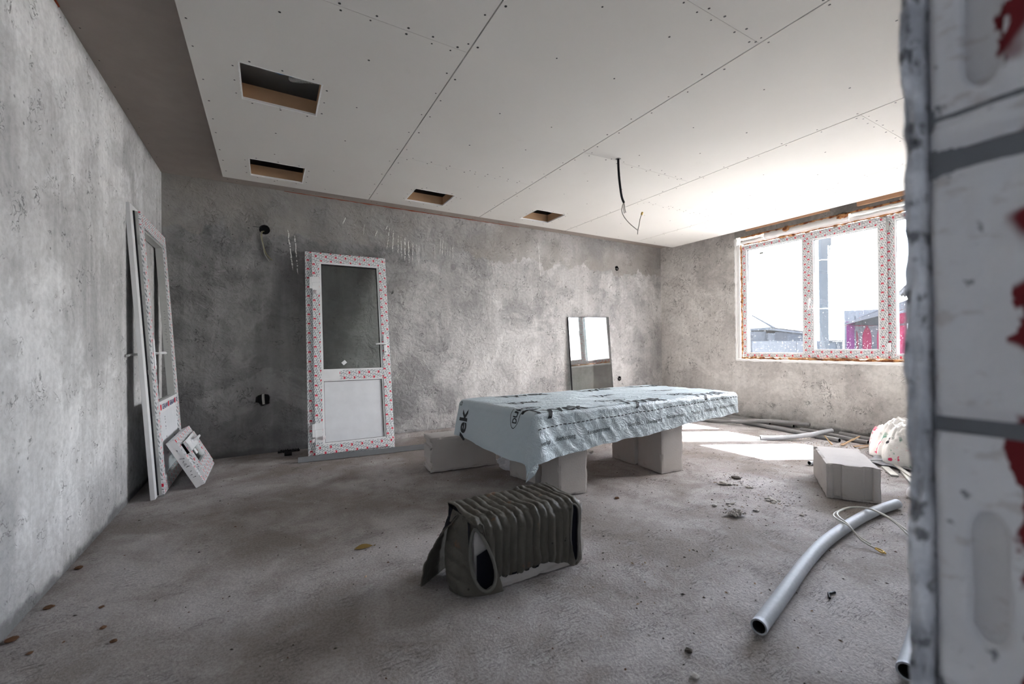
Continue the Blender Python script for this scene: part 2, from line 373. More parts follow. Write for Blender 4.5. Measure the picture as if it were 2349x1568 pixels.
b = NB('clear_bag'); tr = b.n('BsdfTranslucent'); b.put(tr.inputs[0], (.8, .82, .86)); df = b.n('BsdfPrincipled'); b.put(df.inputs['Base Color'], (.88, .89, .92)); b.put(df.inputs['Roughness'], .25)
tp = b.n('BsdfTransparent'); m1 = b.n('MixShader'); b.put(m1.inputs[0], .5); b.put(m1.inputs[1], tr.outputs[0]); b.put(m1.inputs[2], df.outputs[0])
m2 = b.n('MixShader'); b.put(m2.inputs[0], .85); b.put(m2.inputs[1], tp.outputs[0]); b.put(m2.inputs[2], m1.outputs[0]); M['bag'] = b.done(m2.outputs[0])
def m_quilt():
    b = NB('floral_quilt'); co = b.co(); base = b.mix(b.noise(co, 3, 3), (.80, .78, .74), (.88, .87, .86))
    pk = b.ss(b.noise(b.co(loc=(2, 5, 1)), 6.5, 4, .6), .585, .63); g = b.ss(b.noise(b.co(loc=(8, 1, 4)), 8, 4, .6), .62, .66); k = b.ss(b.noise(b.co(loc=(1, 9, 7)), 7, 5, .7), .615, .645)
    lo = b.math('SUBTRACT', 1., b.ss(b.xyz(co)[2], .20, .30))
    base = b.mix(b.math('MULTIPLY', pk, lo), base, (.75, .06, .16)); base = b.mix(b.math('MULTIPLY', g, lo), base, (.12, .30, .22)); base = b.mix(b.math('MULTIPLY', k, lo), base, (.05, .05, .06))
    return b.done(b.bsdf(base, .8, b.bump(b.noise(co, 14, 5), .4, .02), spec=.2, **{'Subsurface Weight': .0}))
M['quilt'] = m_quilt()
M['sheetwhite'] = flat('white_cloth', (.84, .84, .85), .85, .1, bumpsc=30)
M['tarp'] = flat('grey_tarp', (.22, .225, .24), .4, .4, bumpsc=12)
M['splinter'] = flat('splintered_wood', (.46, .32, .20), .8, .2, bumpsc=70)
M['whitewood'] = flat('white_batten', (.68, .67, .62), .7, .2, bumpsc=60)
M['chip'] = flat('plaster_chip', (.48, .46, .43), .95, .1, bumpsc=60)
M['chipdark'] = flat('dark_chip', (.07, .06, .05), .9, .1)
M['leaf'] = flat('dry_leaf', (.13, .07, .04), .8, .1)
M['cork'] = flat('copper_wire', (.6, .35, .1), .4, .4)
M['blue'] = flat('blue_wire', (.03, .16, .38), .4, .4)
M['conduit'] = flat('corrugated_conduit', (.42, .42, .40), .5, .3)
M['yellow'] = flat('yellow_green_wire', (.26, .245, .13), .5, .3)
M['greywire'] = flat('grey_wire', (.30, .30, .26), .5, .3)
# outdoors
M['yard'] = flat('pale_yard', (.11, .108, .105), .95, .1, bumpsc=3)
M['house_grey'] = flat('grey_render', (0.0210, 0.0238, 0.0273), .9, .1)
M['house_light'] = flat('pale_block_wall', (0.0331, 0.0360, 0.0396), .9, .1)
M['house_dark'] = flat('dark_opening', (0.0088, 0.0104, 0.0128), .8, .2)
M['pink'] = flat('pink_render', (0.0800, 0.0038, 0.0187), .85, .1)
M['pinkmauve'] = flat('mauve_render', (0.0442, 0.0068, 0.0323), .85, .1)
M['rooftile'] = flat('dark_roof_tile', (0.0108, 0.0099, 0.0121), .8, .2, bumpsc=6)
M['polec'] = flat('pole_concrete', (0.0180, 0.0203, 0.0225), .9, .1, bumpsc=8)
M['column'] = flat('grey_column', (0.0256, 0.0256, 0.0280), .9, .1)
# ================================================================ ROOM SHELL
W = 6.65; H2 = 2.70; H = 2.60; YF = -4.818; TOP = 2.87
# floor (gently uneven screed)
mb = MB(); mb.grid(lambda u, v: (u, v, .0015*fbm(u*.9, v*.9)), 60, 70, -.3, 6.95, -5.16, .3)
floor = struct(mb.build('floor', M['floor'], smooth=True), 'rough grey concrete screed floor with scratches and crumbs')
mb = MB(); mb.box((-2.2, -9.2, -.05), (4.6, -5.16, -.001)); struct(mb.build('floor_hall', M['floor']))

def cut(o, cutters):
    for c in cutters:
        m = o.modifiers.new('cut', 'BOOLEAN'); m.operation = 'DIFFERENCE'; m.solver = 'EXACT'; m.object = c
    dg = bpy.context.evaluated_depsgraph_get(); dg.update()
    me = bpy.data.meshes.new_from_object(o.evaluated_get(dg)); o.modifiers.clear(); o.data = me
    for c in cutters: bpy.data.objects.remove(c, do_unlink=True)
def cyl_y(x, z, r, y0, y1, n=20, jit=0.):
    mb = MB(); random.seed(int(x*100)); pr = [1+random.uniform(-jit, jit) for _ in range(n)]
    mb.prism([(x+r*pr[k]*math.cos(2*math.pi*k/n), z+r*pr[k]*math.sin(2*math.pi*k/n)) for k in range(n)], 1, y0, y1)
    return mb.build('cutter', [])
# back wall with its real wall-box holes
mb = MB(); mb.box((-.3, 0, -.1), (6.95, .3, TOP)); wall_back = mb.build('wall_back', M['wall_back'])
BOX = [(.822, 2.275, .050, .03), (.805, .545, .060, .18), (5.647, 2.280, .040, .12), (5.678, .531, .040, .12)]
cut(wall_back, [cyl_y(x, z, r, -.02, .07, jit=j) for x, z, r, j in BOX])
struct(wall_back, 'stained grey cement render wall opposite the camera, darker strip along the top')
mb = MB(); mb.box((-.3, -5.16, -.1), (0, .3, TOP)); struct(mb.build('wall_left', M['wall_left']), 'pale trowelled cement render wall on the left')
# pale render corner strip, a finger wide
# right wall in four pieces round the window opening
WY0, WY1, WZ0, WZ1 = -3.92, -1.345, .845, 2.575
mb = MB()
mb.box((W, -5.16, -.1), (6.95, .3, WZ0)); mb.box((W, WY1, WZ0), (6.95, .3, TOP)); mb.box((W, -5.16, WZ0), (6.95, WY0, TOP))
wall_right = struct(mb.build('wall_right', M['wall_right']), 'grey cement render wall with the wide window')
mb = MB(); mb.box((W-.002, WY0, WZ1), (6.95, WY1+.02, TOP))
struct(mb.build('lintel', M['lintel'], wall_right))
# raw white edge of broken render round the opening
mb = MB()
def ragged(a, b_, axis, depth, w, seed, n=90):
    """a rough strip from a to b_ on the wall face x=W; axis 1: along y at z; axis 2: along z at y"""
    def f(t, s):
        p = a[0]+(b_[0]-a[0])*t; q = a[1]+(b_[1]-a[1])*t; ww = w*(1+.65*fbm(t*22, seed)+.3*fn(t*70, seed))
        x = W-depth*math.sin(math.pi*min(1, max(0, s)))-.0015+.004*fn(t*60, s*3, seed)
        return (x, p, q+(s-.5)*ww) if axis == 1 else (x, p+(s-.5)*ww, q)
    mb.grid(f, n, 5)
ragged((-1.33, .842), (-3.92, .842), 1, .012, .035, 4); ragged((-1.335, .85), (-1.335, 2.56), 2, .012, .040, 8)
struct(mb.build('broken_render_edge', M['white_foam'], wall_right, smooth=True))
# front wall: only the jamb right of the doorway is in view; hall behind keeps light out but for its added opening
mb = MB(); mb.box((-.3, -5.16, -.1), (.12, YF, TOP)); mb.box((.12, -5.16, 2.3), (1.41, YF, TOP))
wall_front = struct(mb.build('wall_front', M['wall_front']), 'block wall of the doorway, close to the camera at the right')
mb = MB()
mb.box((1.75, -5.16, -.1), (6.95, YF, TOP)); struct(mb.build('wall_front_run', M['wall_front'], wall_front))
# hall shell
mb = MB(); mb.box((-2.4, -9.4, -.1), (-2.2, -5.16, TOP)); struct(mb.build('wall_hall_left', M['hall']))
mb = MB(); mb.box((-2.4, -5.16, -.1), (-2.15, -4.96, TOP)); mb.box((-.5, -5.16, -.1), (-.3, -4.96, TOP)); mb.box((-2.15, -5.16, -.1), (-.5, -4.96, .5)); mb.box((-2.15, -5.16, 2.3), (-.5, -4.96, TOP)); struct(mb.build('wall_hall_front', M['hall']))  # unseen opening added to let fill light reach the doorway jamb
mb = MB(); mb.box((4.6, -9.4, -.1), (4.8, -5.16, TOP)); struct(mb.build('wall_hall_right', M['hall']))
mb = MB(); mb.box((-2.4, -9.4, -.1), (-.4, -9.2, TOP)); mb.box((-.4, -9.4, -.1), (4.8, -9.2, TOP))
struct(mb.build('wall_hall_back', M['hall']))

# ---- jamb of the doorway: render coat, then courses of aerated blocks with mortar joints (x = 1.41 faces the camera)
XJ = 1.41
def jamb_block(z0, z1, seed, pocket=None):
    mb = MB(); y0, y1 = -5.16, -4.8365
    def f(u, v):
        y = y1+(y0-y1)*u; z = z0+(z1-z0)*v
        e = min(z-z0, z1-z); x = XJ+.004*fbm(y*30, z*9, seed)+.0012*fbm(y*160, z*60, seed)+.006*(1-sstep(0, .012, e))
        x += .010*(1-sstep(0, .006, y1-y))
        if pocket:
            for (py, pz0, pz1, r) in pocket:
                zc = min(max(z, pz0), pz1); d = math.hypot((y-py)*1.0, (z-zc)*.55); x += .018*(1-sstep(r*.55, r, d))
        return (x, y, z)
    mb.grid(f, 110, 70)
    mb.box((XJ+.008, y0, z0), (1.76, y1-.001, z1))
    struct(mb.build('block', M['aac_jamb'], wall_front, smooth=True))
b = NB('jamb_block'); co = b.co(); P = b.xyz(co); c = b.mix(b.noise(co, 14, 6, .6), (.60, .59, .60), (.76, .75, .75))
c = b.mix(b.math('MULTIPLY', b.ss(b.noise(b.co(sc=(1, 1, 2.2)), 30, 4, .6), .57, .66), .35), c, (.36, .30, .26))
c = b.mix(b.math('MULTIPLY', b.ss(b.noise(b.co(loc=(2, 3, 4)), 55, 3), .66, .72), .8), c, (.12, .12, .13))
edge = b.ss(b.math('ADD', P[1], b.math('MULTIPLY', b.math('SUBTRACT', b.noise(b.co(loc=(0, 0, 3.37), sc=(1, 1, .8)), 22, 4, .6), .5), .055)), -4.886, -4.8885)
zone = b.ss(b.noise(b.co(loc=(0, 0, 8.1)), 9, 2), .46, .5)
c = b.mix(b.math('MULTIPLY', edge, zone), c, (.16, .022, .025)); M['aac_jamb'] = b.done(b.bsdf(c, .95, b.bump(b.noise(co, 70, 5, .6), .6, .004), spec=.1))
PK = [(-4.872, .83, .905, .0135)]
jamb_block(-.1, .232, 1); jamb_block(.244, .488, 2); jamb_block(.50, .742, 3)
jamb_block(.755, .993, 4, PK); jamb_block(1.008, 1.238, 5); jamb_block(1.258, 1.288, 6); jamb_block(1.293, 1.535, 7, [(-4.873, 1.33, 1.46, .0145)])
jamb_block(1.548, 1.79, 8); jamb_block(1.80, 2.04, 9); jamb_block(2.05, TOP, 10)
mb = MB()
for k, z in enumerate((.238, .494, .748, 1.0, 1.248, 1.2905, 1.541, 1.795, 2.045)):
    hh = .011 if z not in (1.248,) else .014
    def f(u, v, z=z, hh=hh, k=k):
        y = -4.8365-.32*u; return (XJ+.008+.005*fbm(y*24, k*3.), y, z-hh+2*hh*v)
    mb.grid(f, 60, 3)
M["mortar"] = flat("mortar", (.17, .175, .185), .95, .1, bumpsc=80); struct(mb.build("mortar_joint", M["mortar"], wall_front, smooth=True))
mb = MB()
def f(u, v):   # torn edge of the render coat, lumpy towards the opening
    z = -.1+2.97*v; a = u*4
    y = (YF, YF, -4.8365, -4.8365)[min(3, int(a))] if False else YF-.0185*u
    x = XJ-.002+.010*fbm(z*9, u*1.5, 2.)+.006*fbm(z*34, u*6, 5.)+.030*sstep(.80, 1., u)
    if u < .02: x += .012+.016*abs(fbm(z*11, 3.3))+.010*abs(fn(z*45, 1.))
    return (x, y, z)
mb.grid(f, 14, 620)
mb.grid(lambda u, v: (XJ+.02+.32*u, YF-.0004, -.1+2.97*v), 2, 2)
b = NB('render_coat'); co = b.co(); c = b.mix(b.ss(b.noise(co, 16, 5, .65), .36, .62), (.52, .53, .56), (.86, .87, .90))
c = b.mix(b.math('MULTIPLY', b.ss(b.noise(b.co(loc=(5, 1, 2)), 48, 4, .6), .56, .64), .8), c, (.13, .13, .14))
struct(mb.build('render_coat', b.done(b.bsdf(c, .95, b.bump(b.noise(co, 42, 5, .65), 1., .008), spec=.1)), wall_front, smooth=True))

# ================================================================ CEILING
slab = MB(); slab.box((-.3, -5.16, 2.82), (6.95, .3, 3.0)); ceiling = struct(slab.build('ceiling', M['slab']), 'suspended plasterboard ceiling with four cut openings')
mb = MB(); mb.box((-2.4, -9.4, 2.6), (4.8, -5.16, 2.8)); struct(mb.build('ceiling_hall', M['slab']))
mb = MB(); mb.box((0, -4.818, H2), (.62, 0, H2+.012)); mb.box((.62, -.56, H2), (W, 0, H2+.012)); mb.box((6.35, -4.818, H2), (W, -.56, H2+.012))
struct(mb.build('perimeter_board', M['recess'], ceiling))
HOLES = [(.72, 1.14, -2.25, -1.855), (.72, 1.14, -.885, -.49), (2.13, 2.55, -.88, -.50), (3.555, 3.965, -.90, -.515)]
COLS = [(.497, 1.785, [-.325, -2.925, -4.81]), (1.785, 3.085, [-.325, -1.51, -3.73, -4.81]), (3.085, 4.392, [-.325, -2.305, -4.81]),
        (4.392, 5.735, [-.325, -1.68, -3.67, -4.81]), (5.735, 6.60, [-.325, -2.255, -2.87, -4.81])]
T = .0125; KS = .9744   # board level 2.60
fx = lambda x: .86066+(x-.86066)*KS
fy = lambda y: -4.98966+(y+4.98966)*KS if y > -4.8 else -4.81
HOLES = [(fx(h[0]), fx(h[1]), fy(h[2]), fy(h[3])) for h in HOLES]
COLS = [(fx(c[0]), fx(c[1]), [fy(y) for y in c[2]]) for c in COLS[:-1]]+[(fx(COLS[-1][0]), 6.41, [fy(y) for y in COLS[-1][2]])]
for ci, (x0, x1, ys) in enumerate(COLS):
    for k in range(len(ys)-1):
        y1, y0 = ys[k], ys[k+1]; g = .0038 if ci in (1, 2, 3) else .003
        a0, a1 = x0+(g if ci else 0), x1-g; b0, b1 = y0+.0009, y1-.0009
        hs = [h for h in HOLES if h[0] > a0 and h[1] < a1 and h[2] > b0 and h[3] < b1]
        mb = MB()
        # grid the sheet on the hole edges; leave the hole cells out
        xs = sorted({a0, a1, *[v for h in hs for v in h[:2]]}); yy = sorted({b0, b1, *[v for h in hs for v in h[2:]]})
        inh = lambda cx, cy: any(h[0] < cx < h[1] and h[2] < cy < h[3] for h in hs)
        for i in range(len(xs)-1):
            for j in range(len(yy)-1):
                if inh((xs[i]+xs[i+1])/2, (yy[j]+yy[j+1])/2): continue
                for z, fl_ in ((H, 1), (H+T, 0)):
                    q = [(xs[i], yy[j], z), (xs[i], yy[j+1], z), (xs[i+1], yy[j+1], z), (xs[i+1], yy[j], z)]
                    mb.face(q if fl_ else q[::-1])
        def side(p, q, mi=0): mb.face([(*p, H), (*q, H), (*q, H+T), (*p, H+T)], mi=mi)
        side((a0, b0), (a1, b0)); side((a1, b0), (a1, b1)); side((a1, b1), (a0, b1)); side((a0, b1), (a0, b0))
        for h in hs:
            r = [(h[0], h[2]), (h[1], h[2]), (h[1], h[3]), (h[0], h[3])]
            for i in range(4): side(r[i], r[(i+1) % 4], 1)
        struct(mb.build('plasterboard_panel', [M['board'], M['gypsum']], ceiling))
# timber linings above each opening, white crumbled rim
for h in HOLES:
    zz0, zz1 = H+T, H+T+.088; e = .004
    for lo, hi in (((h[0]-.03, h[3]+e, zz0), (h[1]+.03, h[3]+.024, zz1)), ((h[1]+e, h[2]-.03, zz0), (h[1]+.022, h[3]+e, zz1)),
                   ((h[0]-.03, h[2]-.022, zz0), (h[1]+.03, h[2]-e, zz1)), ((h[0]-.022, h[2]-e, zz0), (h[0]-e, h[3]+e, zz1))):
        mb = MB(); mb.box(lo, hi); struct(mb.build('timber_board', M['wood'], ceiling))
    mb = MB()
    rr = [(h[0], h[2]), (h[1], h[2]), (h[1], h[3]), (h[0], h[3])]
    for i in range(4):
        p, q = rr[i], rr[(i+1) % 4]; ln = math.dist(p, q); dx, dy = (q[0]-p[0])/ln, (q[1]-p[1])/ln; nx, ny = dy, -dx
        def f(u, v, p=p, dx=dx, dy=dy, nx=nx, ny=ny, ln=ln, i=i):
            w = .0045*(1+.7*fn(u*40, i*7., h[0]*9)); o = (-.003, w, w, -.003)[int(round(v*3))]; z = (H+T, H+T*.6, H-.0012, H-.0012)[int(round(v*3))]
            s = -.004+u*(ln+.008); return (p[0]+dx*s+nx*o, p[1]+dy*s+ny*o, z)
        mb.grid(f, 40, 3)
    struct(mb.build('crumbled_edge', M['gypsum'], ceiling))
# screws: far too many and tiny, one stuff part
mb = MB(); random.seed(5)
def screw(x, y):
    if any(h[0]-.005 < x < h[1]+.005 and h[2]-.005 < y < h[3]+.005 for h in HOLES): return
    r = random.uniform(.0050, .0072); b0 = len(mb.v); n = 6
    mb.face([(x+r*math.cos(k*math.pi/3), y+r*math.sin(k*math.pi/3), H-.0008) for k in range(n)])
for ci, (x0, x1, ys) in enumerate(COLS):
    for xx in (x0+.03, x1-.03):
        y = -.40
        while y > -4.8: screw(xx+random.uniform(-.008, .008), y); y -= random.choice((.21, .24, .27, .30))
    for fr in (.33, .66):
        xx = x0+(x1-x0)*fr; y = -.55
        while y > -4.8: screw(xx+random.uniform(-.02, .02), y); y -= random.choice((.38, .5, .62))
    for yj in ys[1:-1]:
        x = x0+.08
        while x < x1-.05:
            screw(x, yj+.022+random.uniform(-.008, .008)); screw(x+random.uniform(-.02, .04), yj-.022+random.uniform(-.008, .008)); x += random.choice((.10, .13, .17))
    x = x0+.1
    while x < x1: screw(x, -.37+random.uniform(-.01, .01)); x += random.choice((.2, .26))
for h in HOLES:
    for x in (h[0]+.05, (h[0]+h[1])/2, h[1]-.05): screw(x, h[3]+.03); screw(x, h[2]-.03)
    for y in (h[2]+.05, (h[2]+h[3])/2, h[3]-.05): screw(h[0]-.03, y); screw(h[1]+.03, y)
y = -.1
while y > -4.7: mb.face([(.035+.0045*math.cos(k*math.pi/3), y+.0045*math.sin(k*math.pi/3), H2-.0008) for k in range(6)]); y -= .28
o = mb.build('screw_head', M['screw'], ceiling); o['kind'] = 'stuff'
# red-brown foam squeezed out along the top of walls
mb = MB()
def bead(path, r, seed):
    mb.tube(path, r, 7, rfn=lambda t: r*(.25+1.1*abs(fbm(t*9, seed))))
bead([(x*.05, -.001, H2-.001) for x in range(20, 66)], .012, 3); bead([(1.9+x*.05, -.001, H2-.001) for x in range(0, 40)], .009, 9); bead([(.001, -2.2-x*.05, H2-.002) for x in range(0, 50)], .018, 6)
struct(mb.build('foam_seam', flat('red_foam', (.30, .065, .03), .9, .1, bumpsc=60), ceiling, smooth=True))
# pine laths under the board edge at the window wall
for y0, y1, z0, z1 in ((-1.50, -2.52, 2.637, 2.662), (-2.79, -4.2, 2.612, 2.664)):
    mb = MB(); mb.box((W-.028, y1, z0), (W-.002, y0, z1)); struct(bevel(mb.build('timber_lath', M['lath'], ceiling), .002))
# stepped screed edge at the foot of the back wall
mb = MB()
def f(u, v):
    x = 1.6+3.0*u; z = (.0, .042, .048, .05)[int(round(v*3))]+.006*fbm(x*5, v)-(.004 if v < .1 else 0); y = (-.065, -.055, -.03, .01)[int(round(v*3))]+.008*fbm(x*7, v, 3.)
    return (x, y, z)
mb.grid(f, 120, 3); struct(mb.build('baseboard_back', M['floor'], smooth=True), 'low step of screed at the foot of the back wall')

# ================================================================ WINDOW in the right wall
XF0, XF1 = 6.70, 6.77
win = bpy.data.objects.new('window_1', None); C.objects.link(win); win.location = (6.735, -2.63, .85); struct(win, 'wide three-light white plastic window with protective film and foam round it')
win_inv = Matrix.Translation((-6.735, 2.63, -.85))
def wpart(mb, name, mats, par=None, **kw):
    mb.v = [(x-6.735, y+2.63, z-.85) for x, y, z in mb.v]; return struct(mb.build(name, mats, par or win, **kw))
def bars(mb, y0, y1, z0, z1, w, x0, x1, mi=0):
    """rectangular ring of four bars seen from -x"""
    mb.box((x0, y0, z0), (x1, y1, z0+w), mi, 1); mb.box((x0, y0, z1-w), (x1, y1, z1), mi, 1)
    mb.box((x0, y0, z0+w), (x1, y0+w, z1-w), mi, 2); mb.box((x0, y1-w, z0+w), (x1, y1, z1-w), mi, 2)
FY0, FY1, FZ0, FZ1 = -3.885, -1.400, .880, 2.452
mb = MB(); bars(mb, FY0, FY1, FZ0, FZ1, .052, XF0, XF1); wpart(mb, 'frame', M['film'])
mb = MB(); mb.box((XF0+.006, -2.255, FZ0+.052), (XF1, -2.190, FZ1-.052), 0, 2); wpart(mb, 'mullion', M['film'])
mb = MB(); mb.box((XF0+.006, -3.088, FZ0+.052), (XF1, -3.010, FZ1-.052), 0, 2); wpart(mb, 'mullion', M['film'])
# opening sash in the middle, proud of the frame
mb = MB(); bars(mb, -3.030, -2.232, .912, 2.428, .068, XF0-.018, XF1-.015, 0); sash = wpart(mb, 'sash', M['film'])
def beads(y0, y1, z0, z1, x0, par):
    mb = MB(); bars(mb, y0, y1, z0, z1, .014, x0, x0+.03); wpart(mb, 'glazing_bead', M['pvc'], par)
    mb = MB(); bars(mb, y0+.012, y1-.012, z0+.012, z1-.012, .005, x0+.012, x0+.05); wpart(mb, 'gasket', M['gasket'], par)
beads(-2.962, -2.300, .980, 2.360, XF0-.012, sash); beads(-2.190, -1.452, .932, 2.400, XF0+.004, win); beads(-3.833, -3.088, .932, 2.400, XF0+.004, win)
for y0, y1, z0, z1, x in ((-2.95, -2.312, .992, 2.348, XF0+.015), (-2.178, -1.464, .944, 2.388, XF0+.035), (-3.821, -3.10, .944, 2.388, XF0+.035)):
    mb = MB(); mb.box((x, y0, z0), (x+.003, y1, z1)); wpart(mb, 'glass_pane', M['glass_win'])
mb = MB(); mb.box((XF0-.022, -2.285, 1.565), (XF0-.0175, -2.258, 1.635)); mb.box((XF0-.055, -2.279, 1.60), (XF0-.022, -2.264, 1.618)); hb = MB()
mb.prism([(-2.281, 1.612), (-2.262, 1.612), (-2.264, 1.49), (-2.269, 1.484), (-2.274, 1.484), (-2.279, 1.49)], 0, XF0-.062, XF0-.047)
wpart(mb, 'handle', M['pvc'], sash)
for z in (2.33, 1.02):
    mb = MB(); mb.box((XF0-.026, -3.052, z-.045), (XF0-.004, -3.028, z+.045)); wpart(mb, 'hinge', M['pvcg'] if z > 2 else M['pvc'], sash)
mb = MB(); mb.box((XF0+.0335, -1.68, 2.30), (XF0+.0345, -1.63, 2.325)); wpart(mb, 'maker_label', M['greywire'])
# white reveal strips above and beside, ragged foam between
mb = MB()
def strip(y0, y1, z0, z1, x0, x1, seed, n=60):
    def f(u, v):
        y = y0+(y1-y0)*u; k = int(round(v*4)); z = (z0, z0+.012, (z0+z1)/2, z1, z1)[k]; x = (x1, x0+.010, x0, x0+.012, x1)[k]
        return (x, y, z+(.010*fbm(u*14, seed) if k >= 3 else 0))
    mb.grid(f, n, 4)
strip(-1.40, -1.73, 2.470, 2.525, W+.008, 6.75, 1); strip(-1.735, -2.70, 2.470, 2.560, W-.004, 6.75, 2); strip(-2.70, -3.92, 2.468, 2.515, W+.002, 6.75, 3); strip(-2.72, -3.92, 2.528, 2.560, W-.002, 6.75, 4)
wpart(mb, 'reveal_strip', M['white_foam'], smooth=True)
mb = MB(); mb.box((W+.002, -1.392, .86), (6.76, -1.346, 2.47)); wpart(mb, 'reveal_strip', M['white_foam'])
def foam(path, r, seed, amp=1.1, n=110):
    mb = MB(); pts = []
    for i in range(n+1):
        t = i/n; a, b_ = Vector(path[0]), Vector(path[1]); p = a+(b_-a)*t; s = .012*amp
        pts.append(p+Vector((s*fbm(t*13, seed), s*fbm(t*15, seed+5) if abs(b_.z-a.z) > 1 else 0, s*fbm(t*17, seed+9) if abs(b_.z-a.z) < 1 else 0)))
    mb.tube(pts, r, 9, rfn=lambda t: r*(.55+1.2*abs(fbm(t*21, seed+2))+.3*abs(fn(t*60, seed))))
    wpart(mb, 'foam_strip', M['foam'], smooth=True)
foam(((6.675, -1.40, 2.572), (6.66, -3.9, 2.566)), .022, 1, 1.4); foam(((6.69, -1.43, 2.461), (6.69, -3.88, 2.458)), .011, 4, .6); foam(((6.69, -1.393, .88), (6.69, -1.393, 2.47)), .015, 7); foam(((6.685, -1.38, .866), (6.685, -3.9, .868)), .019, 12, .8)
random.seed(3)
mb = MB()
for z in (1.1, 1.27, 1.55, 1.66, 1.78, 1.98, 2.12, 2.25, 2.42):
    c = Vector((6.672, -1.372+random.uniform(-.008, .004), z)); r = random.uniform(.012, .020)
    mb.grid(lambda u, v, c=c, r=r: c+Vector((math.cos(u)*math.sin(v), math.sin(u)*math.sin(v), math.cos(v)))*r*(1+.3*fn(u*2, v*3, c.z*9)), 8, 6, 0, 2*math.pi, .05, 3.09)
for y in (-2.02, -2.62, -2.66): 
    c = Vector((6.645, y, 2.545)); mb.grid(lambda u, v, c=c: c+Vector((math.cos(u)*math.sin(v)*.026, math.sin(u)*math.sin(v)*.04, math.cos(v)*.03))*(1+.35*fn(u*2, v*3, c.y*9)), 10, 7, 0, 2*math.pi, .05, 3.09)
wpart(mb, 'foam_blob', M['foam'], smooth=True)
# daylight portal in the opening (sampling aid, gives no light of its own)
pd = bpy.data.lights.new('window_portal', 'AREA'); pd.shape = 'RECTANGLE'; pd.size = 1.6; pd.size_y = 2.5; pd.cycles.is_portal = True
po = bpy.data.objects.new('window_portal', pd); C.objects.link(po); po.location = (6.80, -2.64, 1.67); po.rotation_euler = (0, R_(90), 0)
# eaves over the window
mb = MB(); mb.box((6.95, -6.0, 2.75), (7.50, 1.2, 2.86)); struct(mb.build('roof_eaves', M['wood']))
# ================================================================ DOORS AND WINDOW UNITS
def text_mesh(body, size, bold=0., align='LEFT', sx=1., sub=0.):
    cu = bpy.data.curves.new('text', 'FONT'); cu.body = body; cu.size = size; cu.offset = bold; cu.align_x = align; cu.resolution_u = 3
    o = bpy.data.objects.new('text', cu); C.objects.link(o)
    dg = bpy.context.evaluated_depsgraph_get(); dg.update(); me = bpy.data.meshes.new_from_object(o.evaluated_get(dg))
    bpy.data.objects.remove(o, do_unlink=True)
    bm = bmesh.new(); bm.from_mesh(me); bmesh.ops.triangulate(bm, faces=bm.faces)
    if sub:
        for _ in range(4):
            es = [e for e in bm.edges if e.calc_length() > sub]
            if not es: break
            bmesh.ops.subdivide_edges(bm, edges=es, cuts=1); bmesh.ops.triangulate(bm, faces=bm.faces)
    vs_ = [(v.co.x*sx, v.co.y) for v in bm.verts]; fs = [tuple(v.index for v in f.verts) for f in bm.faces] if not bm.verts.index_update() else []
    bm.free(); bpy.data.meshes.remove(me); return vs_, fs
def put_text(mb, tm, fnp, mi=0, keep=None):
    vs_, fs = tm; base = len(mb.v); mb.v += [tuple(fnp(x, y)) for x, y in vs_]
    for f in fs:
        if keep and not all(keep(*vs_[i]) for i in f): continue
        mb.f.append(tuple(base+i for i in f)); mb.uv.append([(0, 0)]*len(f)); mb.mi.append(mi)
def ring(mb, x0, x1, z0, z1, wl, wr, wb, wt, y0, y1, mi=0):
    """frame of four bars in the xz plane, front face at y0"""
    mb.box((x0, y0, z0), (x1, y1, z0+wb), mi, 0); mb.box((x0, y0, z1-wt), (x1, y1, z1), mi, 0)
    mb.box((x0, y0, z0+wb), (x0+wl, y1, z1-wt), mi, 2); mb.box((x1-wr, y0, z0+wb), (x1, y1, z1-wt), mi, 2)
def B(mb, name, mat, par, bv=0., **kw):
    o = mb.build(name, mat, par, **kw)
    return bevel(o, bv) if bv else o
def lever(par, x, z, y, sx, mat, plate=True, L=.115):
    """lever handle: plate, neck and lever reaching sx*L sideways; front towards -y (sign of dy)"""
    mb = MB(); dy = -1
    mb.box((x-.016, y+dy*.009, z-.115), (x+.016, y, z+.105))
    h = B(mb, 'handle_plate', mat, par, .003)
    mb = MB(); mb.tube([(x, y, z), (x, y+dy*.035, z), (x, y+dy*.05, z)], .009, 10); mb.prism([(z-.010, 0), (z+.010, 0), (z+.008, .0), (z-.008, 0)], 1, 0, 0) if False else None
    pts = [(x, y+dy*.047, z), (x+sx*.03, y+dy*.052, z), (x+sx*.08, y+dy*.052, z-.001), (x+sx*L, y+dy*.046, z-.004)]
    mb.tube(spline(pts, 5), .0095, 10); B(mb, 'handle_lever', mat, h, smooth=True)
    mb = MB(); mb.tube([(x, y+dy*.006, z-.082), (x, y+dy*.0125, z-.082)], .0085, 12); B(mb, 'lock_cylinder', M['steel2'], h)

# ---- white glazed door leaning on the back wall
dr = thing('glazed_door', 'white half-glazed door in its frame leaning against the back wall, red-printed film', 'door', (1.183, -.479, .0135), (R_(-11.0), 0, R_(-.6)), kind='thing')
mb = MB(); ring(mb, 0, .825, 0, 2.105, .068, .05, .035, .045, .010, .07); fr = B(mb, 'frame', M['film'], dr)
mb = MB(); ring(mb, .062, .800, .018, 2.078, .068, .060, .085, .082, -.012, .045); sa = B(mb, 'sash', M['film'], dr)
mb = MB(); mb.box((.13, -.010, .742), (.74, .045, .832), 0, 0); mb.box((.13, -.0106, .742), (.30, -.009, .832), 1); B(mb, 'middle_rail', [M['film'], M['pvc']], sa)
mb = MB(); ring(mb, .130, .740, .832, 1.996, .020, .020, .018, .020, -.006, .04); ring(mb, .130, .740, .103, .742, .020, .020, .018, .016, -.006, .04); B(mb, 'glazing_bead', M['pvc'], sa, .002)
